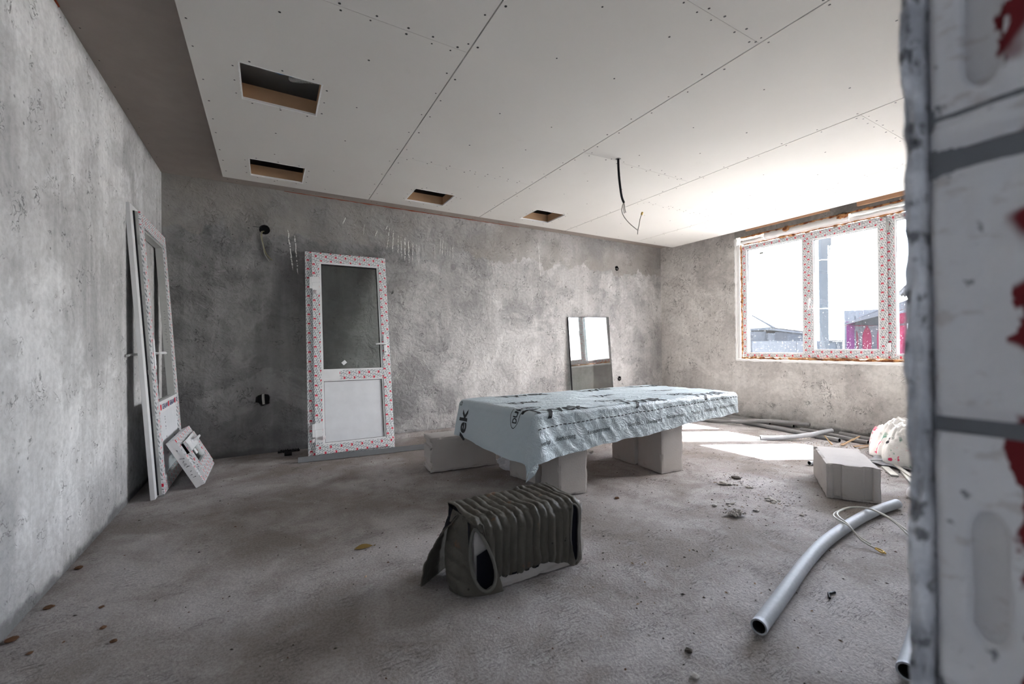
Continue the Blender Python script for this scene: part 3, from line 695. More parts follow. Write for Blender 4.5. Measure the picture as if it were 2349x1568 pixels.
mb = MB(); ring(mb, .149, .721, .849, 1.977, .005, .005, .004, .007, .0005, .03); ring(mb, .149, .721, .120, .727, .004, .005, .004, .004, .0005, .03); B(mb, 'gasket', M['gasket'], sa)
mb = MB(); mb.box((.152, .010, .851), (.718, .014, 1.973)); B(mb, 'glass_pane', M['glass_door'], dr)
mb = MB(); mb.box((.152, .006, .122), (.718, .03, .725)); B(mb, 'lower_panel', M['panel'], dr)
mb = MB(); c, s = math.cos(R_(40)), math.sin(R_(40)); q = [(-.022, -.018), (.022, -.018), (.022, .018), (-.022, .018)]
mb.prism([(.35+c*x-s*y, .915+s*x+c*y) for x, y in q], 1, .0085, .0098); st = B(mb, 'glass_label', M['sticker'], dr)
lever(dr, .770, 1.10, -.012, -1, M['pvc'], L=.105)
for z0 in (1.74, .235):
    mb = MB(); mb.box((.035, -.030, z0-.05), (.060, .012, z0+.075)); mb.box((.055, -.020, z0-.015+.035), (.128, -.010, z0+.082)); mb.box((.062, -.0132, z0-.10), (.128, -.011, z0+.03)); B(mb, 'hinge', M['pvc'], dr, .003)
random.seed(8)
for px, pz in ((.035, .15), (.03, .28), (.13, .17), (.09, 1.655)):   # torn curls of film
    mb = MB(); a0 = random.uniform(0, 6)
    mb.grid(lambda u, v: (px+.03*(u-.5)+.008*math.sin(u*7+a0), -.016-.022*math.sin(u*3)*v, pz+.035*(v-.5)+.006*math.sin(u*9)), 6, 4, 0, 1, 0, 1); B(mb, 'film_curl', M['film'], dr, smooth=True)

# ---- open balcony door leaning on the left wall
bd = thing('open_door_frame', 'white unglazed door with frame leaning on the left wall by the corner', 'door', (.195, -1.055, .006), (R_(-3.7), 0, R_(90)), kind='thing')
mb = MB(); ring(mb, -.066, .906, 0, 2.095, .066, .066, .03, .066, .040, .068); B(mb, 'frame', M['pvc'], bd, .002)
mb = MB(); ring(mb, -.004, .844, .012, 2.055, .06, .06, .06, .06, .030, .040); B(mb, 'frame_seal', M['gasket'], bd)
mb = MB(); ring(mb, 0, .84, .006, 2.052, .05, .05, .06, .06, .012, .034); sg = B(mb, 'sash_core', M['pvcg'], bd)
mb = MB(); ring(mb, 0, .84, .006, 2.052, .088, .085, .122, .095, 0, .014); s2 = B(mb, 'sash', M['film'], bd, .002)
mb = MB(); ring(mb, .086, .757, .66, 1.953, .012, .012, .01, .014, .010, .06); B(mb, 'glazing_rebate', M['pvcg'], s2)
mb = MB(); mb.box((.088, -.001, .585), (.755, .035, .672), 0, 0); rail = B(mb, 'middle_rail', M['pvc'], bd, .002)
mb = MB(); mb.box((.088, .012, .128), (.755, .024, .587)); pn = B(mb, 'lower_panel', M['panel'], bd)
for x0 in (.13, .40, .66):
    mb = MB(); put_text(mb, text_mesh('GEALAN' if x0 < .6 else 'GE', .052, .0012), lambda x, y, x0=x0: (x0+.03+x, -.002, .61+y)); B(mb, 'maker_print', M['logoblue'], rail)
for x0 in (.10, .375, .635):
    mb = MB(); mb.prism([(x0, .612), (x0+.018, .605), (x0+.036, .612), (x0+.036, .645), (x0+.018, .652), (x0, .645)], 1, -.0022, -.001); B(mb, 'maker_mark', M['logored'], rail)
def scribble(mb, fnp, n, seed, w=.0022, step=.018, hgt=.022):
    random.seed(seed); x = 0
    for k in range(n):
        pts = [(x+random.uniform(0, step*.7), random.uniform(-.5, .5)*hgt) for _ in range(random.choice((3, 4)))]
        if random.random() > .18: mb.tube([fnp(*p) for p in pts], w, 5)
        x += step
mb = MB(); scribble(mb, lambda a, b_: (.7465, .035+b_*.6, 1.40-a), 18, 4, .002, .022, .03); scribble(mb, lambda a, b_: (.30+b_, .0115, .55-a), 12, 5, .0012, .026, .006); scribble(mb, lambda a, b_: (.60+b_*1.2, .0115, .34-a), 4, 6, .002, .02, .03); B(mb, 'handwriting', M['pen'], bd)['kind'] = 'stuff'
lever(bd, .045, 1.035, 0, 1, M['pvc'], L=.12)
mb = MB(); mb.box((-.02, .066, .93), (.012, .075, 1.14)); mb.tube(spline([(-.005, .07, 1.035), (-.005, .11, 1.035), (-.03, .118, 1.034), (-.11, .113, 1.03)], 5), .009, 8); B(mb, 'rear_handle', M['pvcg'], bd, .002)
for z in (.25, .62, 1.42, 1.85):
    mb = MB(); mb.box((-.0015, .016, z-.035), (.001, .031, z+.035)); B(mb, 'lock_strike', M['steel2'], bd)
mb = MB(); mb.box((-.003, .018, .97), (.0, .030, 1.02)); B(mb, 'latch', M['steel2'], bd)
mb = MB(); mb.box((-.008, .018, .885), (.0, .031, .92)); B(mb, 'bolt', M['steel2'], bd)

# ---- small window unit leaning on that door
sw = thing('small_window_unit', 'small white plastic window unit tilted against the open door, handle at the top', 'window', (.424, -.955, .029), (R_(-27), 0, R_(90)), kind='thing')
mb = MB(); ring(mb, 0, .655, 0, .405, .062, .062, .05, .062, 0, .062); swf = B(mb, 'frame', [M['film'], M['pvcg']], sw, .002)
mb = MB(); mb.box((-.001, .003, .002), (0, .061, .403)); B(mb, 'side_profile', M['pvc'], swf)
mb = MB(); scribble(mb, lambda a, b_: (-.0018, .030+b_, .33-a), 11, 12, .0016, .024, .03); B(mb, 'handwriting', M['pen'], swf)['kind'] = 'stuff'
mb = MB(); ring(mb, .058, .597, .045, .349, .10, .105, .09, .002, -.018, .02); mb.box((.058, -.018, .255), (.597, .02, .349), 1); ss_ = B(mb, 'sash', [M['film'], M['pvc']], sw, .002)
mb = MB(); ring(mb, .150, .500, .128, .262, .012, .012, .012, .012, -.014, .02); B(mb, 'glazing_bead', M['pvc'], ss_)
mb = MB(); mb.box((.160, .0, .138), (.490, .004, .252)); B(mb, 'glass_pane', M['glass_door'], sw)
mb = MB(); mb.box((.30, -.0035, .195), (.36, -.001, .24)); B(mb, 'glass_label', M['sticker'], sw)
mb = MB(); mb.box((.30, -.028, .29), (.36, -.018, .318)); mb.tube([(.33, -.02, .304), (.33, -.05, .304)], .009, 8); mb.prism([(.315, .294), (.325, .315), (.46, .312), (.462, .297)], 1, -.064, -.048); B(mb, 'handle', M['pvc'], ss_, .002)
mb = MB(); mb.box((.046, -.022, .05), (.062, .0, .10)); B(mb, 'hinge', M['pvc'], sw)

# ---- loose glazing unit against the back wall
gp = thing('glazing_unit', 'loose double-glazed pane with black edge leaning on the back wall by the corner', 'glass pane', (4.685, -.105, .002), (R_(-3.0), R_(-1.4), 0))
mb = MB(); mb.box((.004, 0, .004), (.786, .004, 1.476)); B(mb, 'glass_sheet', M['glass_pane'], gp)
mb = MB(); mb.box((.004, .018, .004), (.786, .022, 1.476)); B(mb, 'glass_sheet', M['glass_pane'], gp)
mb = MB(); ring(mb, 0, .79, 0, 1.48, .008, .004, .008, .007, .0005, .0215); B(mb, 'edge_seal', M['gasket'], gp)
mb = MB(); mb.box((.42, -.001, 1.40), (.47, 0, 1.455)); B(mb, 'glass_label', M['sticker'], gp)
# ---- metal channel on the floor below the white door
mp = thing('metal_channel', 'galvanised steel stud channel lying on the floor before the white door', 'metal profile', (1.085, -.598, .004), (0, 0, R_(-5.2)))
mb = MB(); L_ = 1.55
mb.prism([(0, 0), (.05, 0), (.05, .042), (.048, .042), (.048, .0016), (.0016, .0016), (.0016, .048), (0, .048)], 0, 0, L_); B(mb, 'channel', M['steel'], mp)
mb = MB(); mb.box((0, .0016, .044), (L_, .010, .0458)); B(mb, 'lip', M['steel'], mp)

# ================================================================ AERATED BLOCKS
def rough_block(L, D, Hh, seed, groove=None, chip=0.):
    """block with crumbled arrises; groove='z'/'y': tongue profile on both ends across the other section axis"""
    mb = MB(); dim = (L, D, Hh); n = [max(6, int(d/.02)) for d in dim]
    def disp(p):
        p = list(p); d = [min(p[i], dim[i]-p[i]) for i in range(3)]
        if groove and d[0] < 1e-6:
            t = p[1]/D if groove == 'z' else p[2]/Hh
            g = .018*(sstep(.13, .145, t)-sstep(.29, .305, t)+sstep(.70, .715, t)-sstep(.86, .875, t))
            p[0] += g if p[0] < L/2 else -g
        near = [i for i in range(3) if d[i] < .022]
        if len(near) >= 2:
            d2 = sorted(d)[1]; k = (1-sstep(0, .020, d2)); e = k*(.0022+.010*max(0, fbm(p[0]*13+seed, p[1]*13, p[2]*13))+.0025*abs(fn(p[0]*60, p[1]*60, p[2]*60+seed)))
            if chip: e += k*chip*max(0, fbm(p[0]*6, p[1]*6+seed, p[2]*6)-.05)*(p[2] > Hh*.4)*(p[0] > L*.7)
            for i in near: p[i] += e if p[i] < dim[i]/2 else -e
        return p
    for ax in range(3):
        o = [i for i in range(3) if i != ax]
        for side in (0, dim[ax]):
            def f(u, v):
                q = [0, 0, 0]; q[ax] = side; q[o[0]] = u*dim[o[0]]; q[o[1]] = v*dim[o[1]]; return disp(q)
            gr = groove and ax == 0
            mb.grid(f, 60 if gr and o[0] == (1 if groove == 'z' else 2) else n[o[0]], 60 if gr and o[1] == (1 if groove == 'z' else 2) else n[o[1]])
    return mb
def block(label, loc, rz, size, seed, groove=None, chip=0., group=None):
    o = rough_block(*size, seed, groove, chip).build('aerated_block', M['aac'], None, merge=True)
    o.location = loc; o.rotation_euler = (0, 0, R_(rz)); return tag(o, label, 'block', group)
G_ = 'aerated blocks standing under the table'
block('upright pale block under the near table end, the one farther back', (2.643, -2.223, .002), 14.6, (.24, .29, .597), 1, group=G_)
block('upright pale block under the near table end, closest to the viewer', (2.625, -2.555, .002), -7, (.24, .285, .597), 2, group=G_)
block('upright pale block under the far table end, the one farther back', (3.675, -2.252, .002), 0, (.24, .29, .597), 3, group=G_)
block('upright pale block under the far table end, beside the sun patch', (3.664, -2.562, .002), -5, (.24, .29, .597), 4, group=G_)
block('pale grooved block lying on its side left of the table, half behind its cover', (2.033, -1.539, .002), -5.3, (.62, .24, .296), 5, 'y')
block('pale grooved block standing alone on the floor beside the sun patch', (4.361, -3.768, .002), 32.0, (.60, .297, .238), 6, 'z', .05)
block('chipped pale block under the quilted vest', (1.615, -3.33, .002), 0, (.60, .24, .297), 7, None, .22)

# ================================================================ TABLE BOARD AND COVER
tb = MB()
def TP(s, t): return (2.387-.13*t+s, -2.617+t)
tb.prism([TP(.04, .04), TP(2.16, .04), TP(2.16, .90), TP(.04, .90)], 2, .6002, .6115)
tag(tb.build('table_board', M['lath']), 'board laid on the blocks as a tabletop, under the printed cover', 'board')
ZT = .628; SL, TD = 2.205, .935
def hem_f(s): return .318-.060*s+.006*math.sin(s*7)+.003*math.sin(s*19+1)+.006*fn(s*5, 3.)
def hem_l(t): return .318+.012*math.sin(t*5+1)-.02*sstep(.55, .95, t)
def cover(s, t, lift=0.):
    """drape: s along the table, t across it; beyond the edges the sheet hangs"""
    ss0, tt0 = min(max(s, 0), SL), min(max(t, 0), TD)
    x, y = TP(ss0, tt0); z = ZT+.004*fbm(s*5, t*8, 1.)+.007*max(0, fbm(s*2.3+4, t*4, 2.))**1.2+.008*abs(fbm(s*2.6+t*2, t*9, 5., 2))*min(1, max(0, min(s, t, TD-t))*12)
    nrm = Vector((0, 0, 1))
    if s < 0:
        d = -s; e = min(d, .025); x += -.02*sstep(0, .03, d)-.20*d-.010*math.sin(t*6)*d*3; z += -d*.985+.006*(1-sstep(0, .03, d))-.004; nrm = Vector((-1, -.13, .2))
        x += .006*fbm(t*4, d*5, 7.)
    elif t < 0:
        d = -t; y += -.018*sstep(0, .03, d)-.05*d; z += -d*.99; nrm = Vector((0, -1, .1))
        y += (.011*fbm(s*5+2*d, d*3.5, 4., 2)+.010*abs(fbm(s*9-d*5, d*5, 9., 2)))*sstep(0, .06, d)
        y -= .05*math.exp(-(s/.10)**2)*sstep(.02, .2, d)
    elif s > SL:
        d = s-SL; x += .015*sstep(0, .03, d)+.05*d; z += -d*.98; nrm = Vector((1, 0, .1))
    elif t > TD:
        d = t-TD; y += .015+.05*d; z += -d*.98
    # soft rounded arrises
    for d in ((s if s >= 0 else 1), (t if t >= 0 else 1)):
        if 0 <= d < .03: z -= .006*(1-d/.03)**2
    return Vector((x, y, z))+nrm.normalized()*lift
mb = MB(); NS = 220
mb.grid(lambda u, v: cover(u*SL, v*TD), NS, 90)
mb.grid(lambda u, v: cover(u*SL, -v*hem_f(u*SL)), NS, 36)
mb.grid(lambda u, v: cover(-v*hem_l(u*TD), u*TD), 90, 34, mi=1)
mb.grid(lambda u, v: cover(SL+v*.20, u*TD), 60, 10); mb.grid(lambda u, v: cover(u*SL, TD+v*.2), 80, 8)
# right front corner closed
mb.grid(lambda u, v: cover(SL, -v*hem_f(SL)).lerp(cover(SL+v*.20, 0), u), 4, 10)
cv = mb.build('printed_cover', [M['membrane'], M['membrane_flat']], None, smooth=True, merge=True)
tag(cv, 'crumpled pale blue roofing membrane with black print draped over the board table', 'cover')
# folded corner with its pointed tail
mb = MB()
P0 = cover(0, 0); 
def corner(u, v):
    a = cover(-v*hem_l(0), 0); b_ = cover(0, -v*hem_f(0)); k = math.sin(math.pi*u)
    p = a.lerp(b_, u); tip = Vector((2.268, -2.690, .205))
    out = Vector((-.75, -.66, 0)).normalized()*(.030*k*v)
    p += out; p += (tip-p)*(max(0, 1-abs(u-.38)/.30)**1.3)*sstep(.55, 1., v)*.97
    p.z -= .0; return p
mb.grid(corner, 26, 30)
B(mb, 'corner_fold', M['membrane'], cv, smooth=True)
mb = MB(); tipf = [Vector((2.268, -2.692, .204)), Vector((2.300, -2.702, .29)), Vector((2.352, -2.700, .318)), Vector((2.362, -2.704, .292)), Vector((2.325, -2.712, .248))]
mb.face([tuple(p) for p in tipf]); B(mb, 'turned_flap', M['membrane'], cv)
# ---- print on the cover
tv = text_mesh('Tyvek', .172, .0045, sub=.02); wx = max(x for x, y in tv[0])
def word(tm, s0, sx, t0, ty, name='brand_print'):
    mb = MB(); keep = lambda x, y: -.315 < s0+x*sx < SL+.03 and t0+y*ty < TD+.03
    put_text(mb, tm, lambda x, y: cover(s0+x*sx, t0+y*ty, .0016), keep=keep)
    if mb.f: B(mb, name, M['ink'], cv)
for s0 in (-.02, .80, 1.62): word(tv, s0, .48/wx, -.004, .92)
for s0 in (-.545, .275, 1.095, 1.80): word(tv, s0, .48/wx, .775, .92)
tq = text_mesh('Tyvek', .10, .003, sub=.02); wq = max(x for x, y in tq[0])
for s0 in (.12, .92, 1.68): word(tq, s0, .26/wq, .40, 1.)
word(text_mesh('\u00ae', .05, .001, sub=.02), -.045, .8, .885, 1.)
td = text_mesh('DUPONT', .072, .0022, sub=.015); wq2 = max(x for x, y in td[0])
def oval(mb, sc, tc, a, b_, w, lift=.0016, n=64):
    for k in range(n):
        q = []
        for kk, r in ((k, 1), (k+1, 1), (k+1, 1-w), (k, 1-w)):
            an = 2*math.pi*kk/n; q.append(tuple(cover(sc+(a-b_*(1-r))*math.cos(an), tc+b_*r*math.sin(an), lift)))
        mb.face(q)
for sc in (.025, .845, 1.665):
    mb = MB(); oval(mb, sc, .165, .150, .058, .10); put_text(mb, td, lambda x, y, sc=sc: cover(sc-.115+x*.23/wq2, .140+y*.9, .0016)); B(mb, 'oval_mark', M['ink'], cv)
mb = MB(); s = -.0
while s < SL-.01:
    t0 = -(.105-.030*s); mb.grid(lambda u, v: cover(s+u*.024, t0+(v-.5)*.0065, .002), 3, 1); s += .038
o = B(mb, 'dashed_line', M['ink'], cv); o['kind'] = 'stuff'
WORDS = [(-.02, 'Overlap'), (.14, '\u00dcberlappung'), (.43, 'Recouvrement'), (.83, 'Overlap'), (1.01, '\u00dcberlappung'), (1.25, 'Recouvrement'), (1.55, 'Overlap'), (1.72, '\u00dcberlappung'), (1.95, 'Recouvrement')]
for s0, wd_ in WORDS:
    mb = MB(); t_ = text_mesh(wd_, .043, .0002, sub=.03); put_text(mb, t_, lambda x, y, s0=s0: cover(min(s0+x*.82, SL-.004) if s0+x*.82 > 0 else .002, -(.212-.040*max(0, s0+x*.82))+y, .002)); B(mb, 'overlap_print', M['ink'], cv)
# clear bag behind the near leg
mb = MB()
def f(u, v):
    a = u*2*math.pi; r = (.105*math.sin(math.pi*min(1, v*.92+.06))**.6)*(1+.45*fbm(math.cos(a)*1.6, math.sin(a)*1.6, v*3+2)); return (2.66+r*math.cos(a)*1.0, -1.79+r*math.sin(a)*.7, max(.003, .25*v*(1+.35*fn(a*.9, 2.))))
mb.grid(f, 26, 16); o = mb.build('plastic_bag', M['bag']); tag(o, 'crumpled clear plastic bag on the floor behind the near table legs', 'bag')

# ================================================================ QUILTED VEST
PATH = spline([(0, -3.05, .21), (0, -3.062, .305), (0, -3.10, .318), (0, -3.20, .316), (0, -3.295, .318), (0, -3.343, .308), (0, -3.356, .265), (0, -3.358, .16), (0, -3.352, .06)], 8)
def vest(x, v, puff=True):
    k = v*(len(PATH)-1); i = min(int(k), len(PATH)-2); p = PATH[i].lerp(PATH[i+1], k-i); d = (PATH[i+1]-PATH[i]).normalized(); n = Vector((0, d.z, -d.y)); n = -n if n.z+(-n.y)*1. < 0 else n
    xs = x+.012*math.sin(v*5+1)+.008*fbm(v*4, x*9)
    q = abs(math.sin(math.pi*(xs-1.6)/.0405)); off = (.0145*q**.6-.002)*(.75+.6*fbm(xs*14, v*4, 2.)) if puff else 0
    off += .006*fbm(x*9, v*7, 5.)+.004*fbm(x*25, v*16, 1.)
    z = p.z
    if v > .80:
        hem = .078-.05*sstep(1.95, 2.14, x)-.028*(1-sstep(1.62, 1.74, x))+.012*fn(x*20); w = (v-.80)/.2; z = z*(1-w)+hem*w if hem > .06 else p.z*(1-w)+hem*w
    taper = sstep(2.168, 2.13, x) if x > 2.13 else 1
    return Vector((x+.010*fn(v*9, 7.)*(1 if x > 2.1 else .4)-.03*(v-.5)*(x > 2.1)*0, p.y, z))+n*(.008+off*(.4+.6*taper))
def flipf(o): o.data.flip_normals()
hx, hz_ = 2.126, (.845-.66)/1
HOLE = (2.128, .80, .021, .150)     # x, v, semi-axes
vt = thing('quilted_vest', 'khaki quilted work vest thrown over the chipped block in the foreground', 'vest', (1.85, -3.2, .3))
VL = Matrix.Translation((-1.85, 3.2, -.3))
def V(mb, name, mats, par=vt, **kw):
    mb.v = [tuple(VL @ Vector(p)) for p in mb.v]; return mb.build(name, mats, par, **kw)
mb = MB(); mb.grid(lambda u, v: vest(u, v), 150, 80, 1.60, 2.168, 0, 1, skip=lambda u, v: ((u-HOLE[0])/HOLE[2])**2+((v-HOLE[1])/HOLE[3])**2 < 1 or u < 1.60+.115*sstep(.55, 1., v))
body = V(mb, 'body', [M['vest'], M['lining']], smooth=True); flipf(body); solidify(body, .006, -1, True)
mb = MB(); mb.tube([vest(HOLE[0]+HOLE[2]*1.06*math.cos(a*math.pi/20), HOLE[1]+HOLE[3]*1.03*math.sin(a*math.pi/20), False)+Vector((0, -.004, .002)) for a in range(41)], .0048, 7, cap=False)
V(mb, 'armhole_rim', M['vestrim'], body, smooth=True)
mb = MB(); mb.grid(lambda u, v: vest(HOLE[0]+HOLE[2]*1.3*u, HOLE[1]+HOLE[3]*1.1*v, False)+Vector((0, .003, -.003)), 8, 14, -1, 1, -1, 1); V(mb, 'lining', M['lining'], body)
# left front panel round the end of the block, with the other armhole
TR, BR, BL, TL = Vector((1.640, -3.368, .318)), Vector((1.735, -3.378, .020)), Vector((1.548, -3.215, .003)), Vector((1.590, -3.160, .330))
def flap(u, v, puff=True):
    """u 0 at the body, 1 at the free edge; v 0 top, 1 hem"""
    p = TR.lerp(BR, v).lerp(TL.lerp(BL, v), u)
    p += Vector((-.62, -.78, .1))*(.050*math.sin(math.pi*u)**.8*(.35+.65*v)); p.x -= .030*math.sin(math.pi*v)*u
    p.x -= .02*(v**2)*math.sin(math.pi*u)
    if puff: q = abs(math.sin(math.pi*(v*5.2+u*1.1))); p += Vector((-.6, -.78, .2))*(.009*q**.6*sstep(.5, .62, u)+.004*fbm(u*5, v*7, 3.))
    p.z = max(p.z, .004); return p
FH = (.205, .52, .19, .41)
mb = MB(); mb.grid(flap, 54, 60, skip=lambda u, v: ((u-FH[0])/FH[2])**2+((v-FH[1])/FH[3])**2 < 1)
fl2 = V(mb, 'front_panel', [M['vest'], M['lining']], smooth=True); solidify(fl2, .005, -1, True)
mb = MB(); mb.tube([flap(FH[0]+FH[2]*1.04*math.cos(a*math.pi/20), FH[1]+FH[3]*1.03*math.sin(a*math.pi/20), False)+Vector((-.005, -.006, .002)) for a in range(41)], .0075, 8, cap=False)
V(mb, 'armhole_rim', M['vestrim'], fl2, smooth=True)
# back panel falling off the far left end
def backp(u, v):
    a = Vector((1.600, -3.23, .325)).lerp(Vector((1.645, -3.050, .305)), u); b_ = Vector((1.465, -3.140, .003)).lerp(Vector((1.67, -3.005, .003)), u)
    p = a.lerp(b_, v); p.x -= .045*math.sin(math.pi*v*.85); p.z += .02*math.sin(math.pi*v); q = abs(math.sin(math.pi*v*6)); p += Vector((-.8, .2, .4))*(.006*q**.6+.006*fbm(u*4, v*6, 8.)); p.z = max(p.z, .004); return p
mb = MB(); mb.grid(backp, 24, 44); bp = V(mb, 'back_panel', [M['vest'], M['lining']], smooth=True); flipf(bp); solidify(bp, .006, -1, True)
mb = MB(); mb.grid(lambda u, v: Vector((1.604-.015*v, -3.315+.25*u, .312-.30*v)), 12, 12); mb.grid(lambda u, v: Vector((1.622+.11*u, -3.342, .012+.17*v+.04*u)), 6, 6); V(mb, 'lining', M['lining'], bp)
# ================================================================ PIPES, CABLES
def pipe(label, pts, r, mat, sm=8, wall=.22, group=None, name='conduit_pipe'):
    """hollow flexible pipe resting at the given centre line"""
    pts = spline(pts, sm); mb = MB(); n = 16
    mb.tube(pts, r, n, cap=False); mb.tube(pts, r*(1-wall), n, cap=False, mi=1)
    m = len(pts); half = m*n
    for base in (0, (m-1)*n):
        for k in range(n):
            k2 = (k+1) % n; mb.f.append((base+k, base+k2, half+base+k2, half+base+k)); mb.uv.append([(0, 0)]*4); mb.mi.append(0)
    o = mb.build(name, [mat, M['gasket']], None, smooth=True); return tag(o, label, 'pipe', group)
R1 = .0285; z = R1+.002
pipe('thick grey pipe lying in an arc across the right foreground floor', [(2.425, -4.075, z), (2.75, -4.0, z), (3.07, -3.925, z), (3.42, -3.862, z), (3.84, -3.825, z), (4.12, -3.82, z), (4.385, -3.838, z)], R1, M['pipe'])
pipe('thick grey pipe at the bottom right corner, running behind the jamb', [(2.615, -4.435, z), (2.83, -4.395, z), (3.05, -4.350, z), (3.4, -4.28, z)], R1, M['pipe'])
r = .024; z = r+.002
pipe('front grey pipe of the bundle by the window wall, emerging from below the table', [(5.99, -1.12, z), (6.08, -1.32, z), (6.19, -1.62, z+.02), (6.33, -1.86, z+.053), (6.47, -2.09, z+.056), (6.545, -2.32, z+.055)], r, M['pipe2'])
pipe('grey pipe of the bundle that ends at the splintered wood', [(6.335, -1.60, z), (6.32, -1.80, z), (6.28, -2.10, z), (6.22, -2.50, z), (6.17, -2.78, z)], r, M['pipe2'])
pipe('pale grey pipe crossing over the bundle with its end in the sun', [(5.60, -2.262, .026), (5.695, -2.354, .027), (5.816, -2.429, .034), (5.938, -2.503, .048), (6.049, -2.568, .064), (6.21, -2.594, .075), (6.354, -2.63, .085)], r, M['pipe'])
pipe('dark pipe of the bundle running closest along the window wall', [(6.56, -.90, z), (6.60, -1.3, z), (6.615, -1.7, z), (6.61, -2.1, z)], r, M['pipe2'])
pipe('dark pipe in the middle of the bundle below the window', [(6.42, -.85, z), (6.47, -1.15, z), (6.52, -1.55, z), (6.535, -1.85, z)], r, M['pipe2'])
pipe('short dark pipe lying between the others in the bundle', [(6.24, -1.0, z), (6.30, -1.25, z), (6.385, -1.48, z), (6.43, -1.66, z)], r, M['pipe2'])
pipe('grey pipe end under the crossing pale pipe', [(6.46, -2.26, z), (6.42, -2.52, z), (6.33, -2.82, z), (6.31, -2.98, z)], r*.95, M['pipe2'])
pipe('grey pipe at the wall behind the splinters, running to the bedding', [(6.57, -2.62, z), (6.50, -2.9, z), (6.46, -3.08, z), (6.45, -3.25, z)], r, M['pipe2'])
pipe('short pipe with a bright end behind the lone block', [(4.965, -3.052, .021), (5.2, -3.13, .021), (5.45, -3.27, .021), (5.62, -3.38, .021)], .019, M['pipe'])
# pair of white cables lying over the thick pipe
t = thing('white_cable', 'pair of white cables looped over the thick grey pipe', 'cable', (3.75, -3.85, 0))
def rel(pts, o): return [tuple(Vector(p)-Vector(o)) for p in pts]
OC = (3.75, -3.85, 0)
A_ = [(3.575, -4.012, .012), (3.585, -3.945, .03), (3.625, -3.88, .066), (3.70, -3.79, .060), (3.79, -3.735, .045), (3.87, -3.722, .045), (3.95, -3.752, .064), (4.00, -3.83, .072), (3.99, -3.92, .06), (3.93, -4.02, .035), (3.86, -4.11, .015), (3.84, -4.20, .006), (3.95, -4.3, .006)]
mb = MB(); mb.tube(spline(rel(A_, OC), 9), .0046, 8); B(mb, 'cable', M['cable'], t, smooth=True)
A2 = [(3.60, -3.985, .016), (3.61, -3.92, .04), (3.645, -3.865, .070), (3.715, -3.80, .066), (3.80, -3.75, .055), (3.88, -3.736, .052), (3.955, -3.765, .068), (3.995, -3.84, .074), (3.97, -3.95, .05), (3.87, -4.06, .02), (3.80, -4.115, .008), (3.82, -4.10, .006), (3.95, -4.13, .006), (4.0, -4.3, .006)]
mb = MB(); mb.tube(spline(rel(A2, OC), 9), .0046, 8); B(mb, 'cable', M['cable'], t, smooth=True)
mb = MB(); mb.tube(spline(rel([(3.577, -4.008, .012), (3.568, -4.025, .010), (3.560, -4.045, .008), (3.572, -4.052, .010)], OC), 5), .0045, 6); mb.tube(spline(rel([(3.577, -4.01, .014), (3.58, -4.035, .012), (3.566, -4.058, .006)], OC), 5), .004, 6); B(mb, 'copper_end', M['brass'], t)
# cable hanging from the ceiling
cx, cy = 3.354, -2.418
t = thing('hanging_cable', 'black cable hanging from the ceiling with bare wire ends', 'cable', (cx, cy, H))
mb = MB(); mb.tube(spline([(0, 0, .05), (0, 0, -.0), (.004, 0, -.10), (.015, .0, -.20), (.045, .01, -.30), (.075, .015, -.345)], 6), .0095, 9); B(mb, 'sheath', M['black'], t, smooth=True)
mb = MB(); mb.tube(spline([(.073, .015, -.34), (.055, .015, -.38), (.05, .015, -.42), (.075, .01, -.47), (.13, .0, -.52), (.185, -.01, -.555), (.205, -.012, -.565)], 6), .0035, 6); B(mb, 'wire', M['greywire'], t, smooth=True)
mb = MB(); mb.tube(spline([(.20, -.012, -.60), (.205, -.012, -.565), (.218, -.012, -.52), (.235, -.01, -.46), (.255, -.01, -.42)], 6), .0035, 6); B(mb, 'wire', M['greywire'], t, smooth=True)
mb = MB(); mb.tube(spline([(.077, .015, -.34), (.084, .015, -.39), (.095, .015, -.425)], 5), .003, 6); mb.tube(spline([(.075, .015, -.34), (.066, .01, -.38), (.072, .01, -.435)], 5), .003, 6); B(mb, 'wire', M['greywire'], t, smooth=True)
mb = MB(); mb.tube([(.252, -.01, -.425), (.262, -.01, -.405)], .009, 8); B(mb, 'copper_end', M['brass'], t)
mb = MB(); mb.prism([(.022*math.cos(k*.785), .022*math.sin(k*.785)) for k in range(8)], 2, -.002, -.0005); B(mb, 'hole_edge', M['plug'], t)
# corrugated conduit in the nearest ceiling opening
t = thing('corrugated_conduit', 'corrugated white conduit with blue wire in the nearest ceiling opening', 'cable', (1.05, -2.17, 2.72))
pts = spline([(.16, -.02, -.01), (.09, -.03, -.03), (.02, -.05, -.05), (-.04, -.03, -.055), (-.07, .02, -.04), (-.02, .05, -.02), (.06, .04, -.005), (.15, .03, .0)], 14)
mb = MB(); L = len(pts); mb.tube(pts, .012, 10, rfn=lambda u: .0125+.0022*math.sin(u*L*2.1)); B(mb, 'conduit', M['conduit'], t, smooth=True)
mb = MB(); mb.tube(spline([(-.055, -.01, -.05), (-.09, -.02, -.045), (-.13, .0, -.04), (-.16, .005, -.03)], 5), .003, 6); B(mb, 'wire', M['blue'], t, smooth=True)

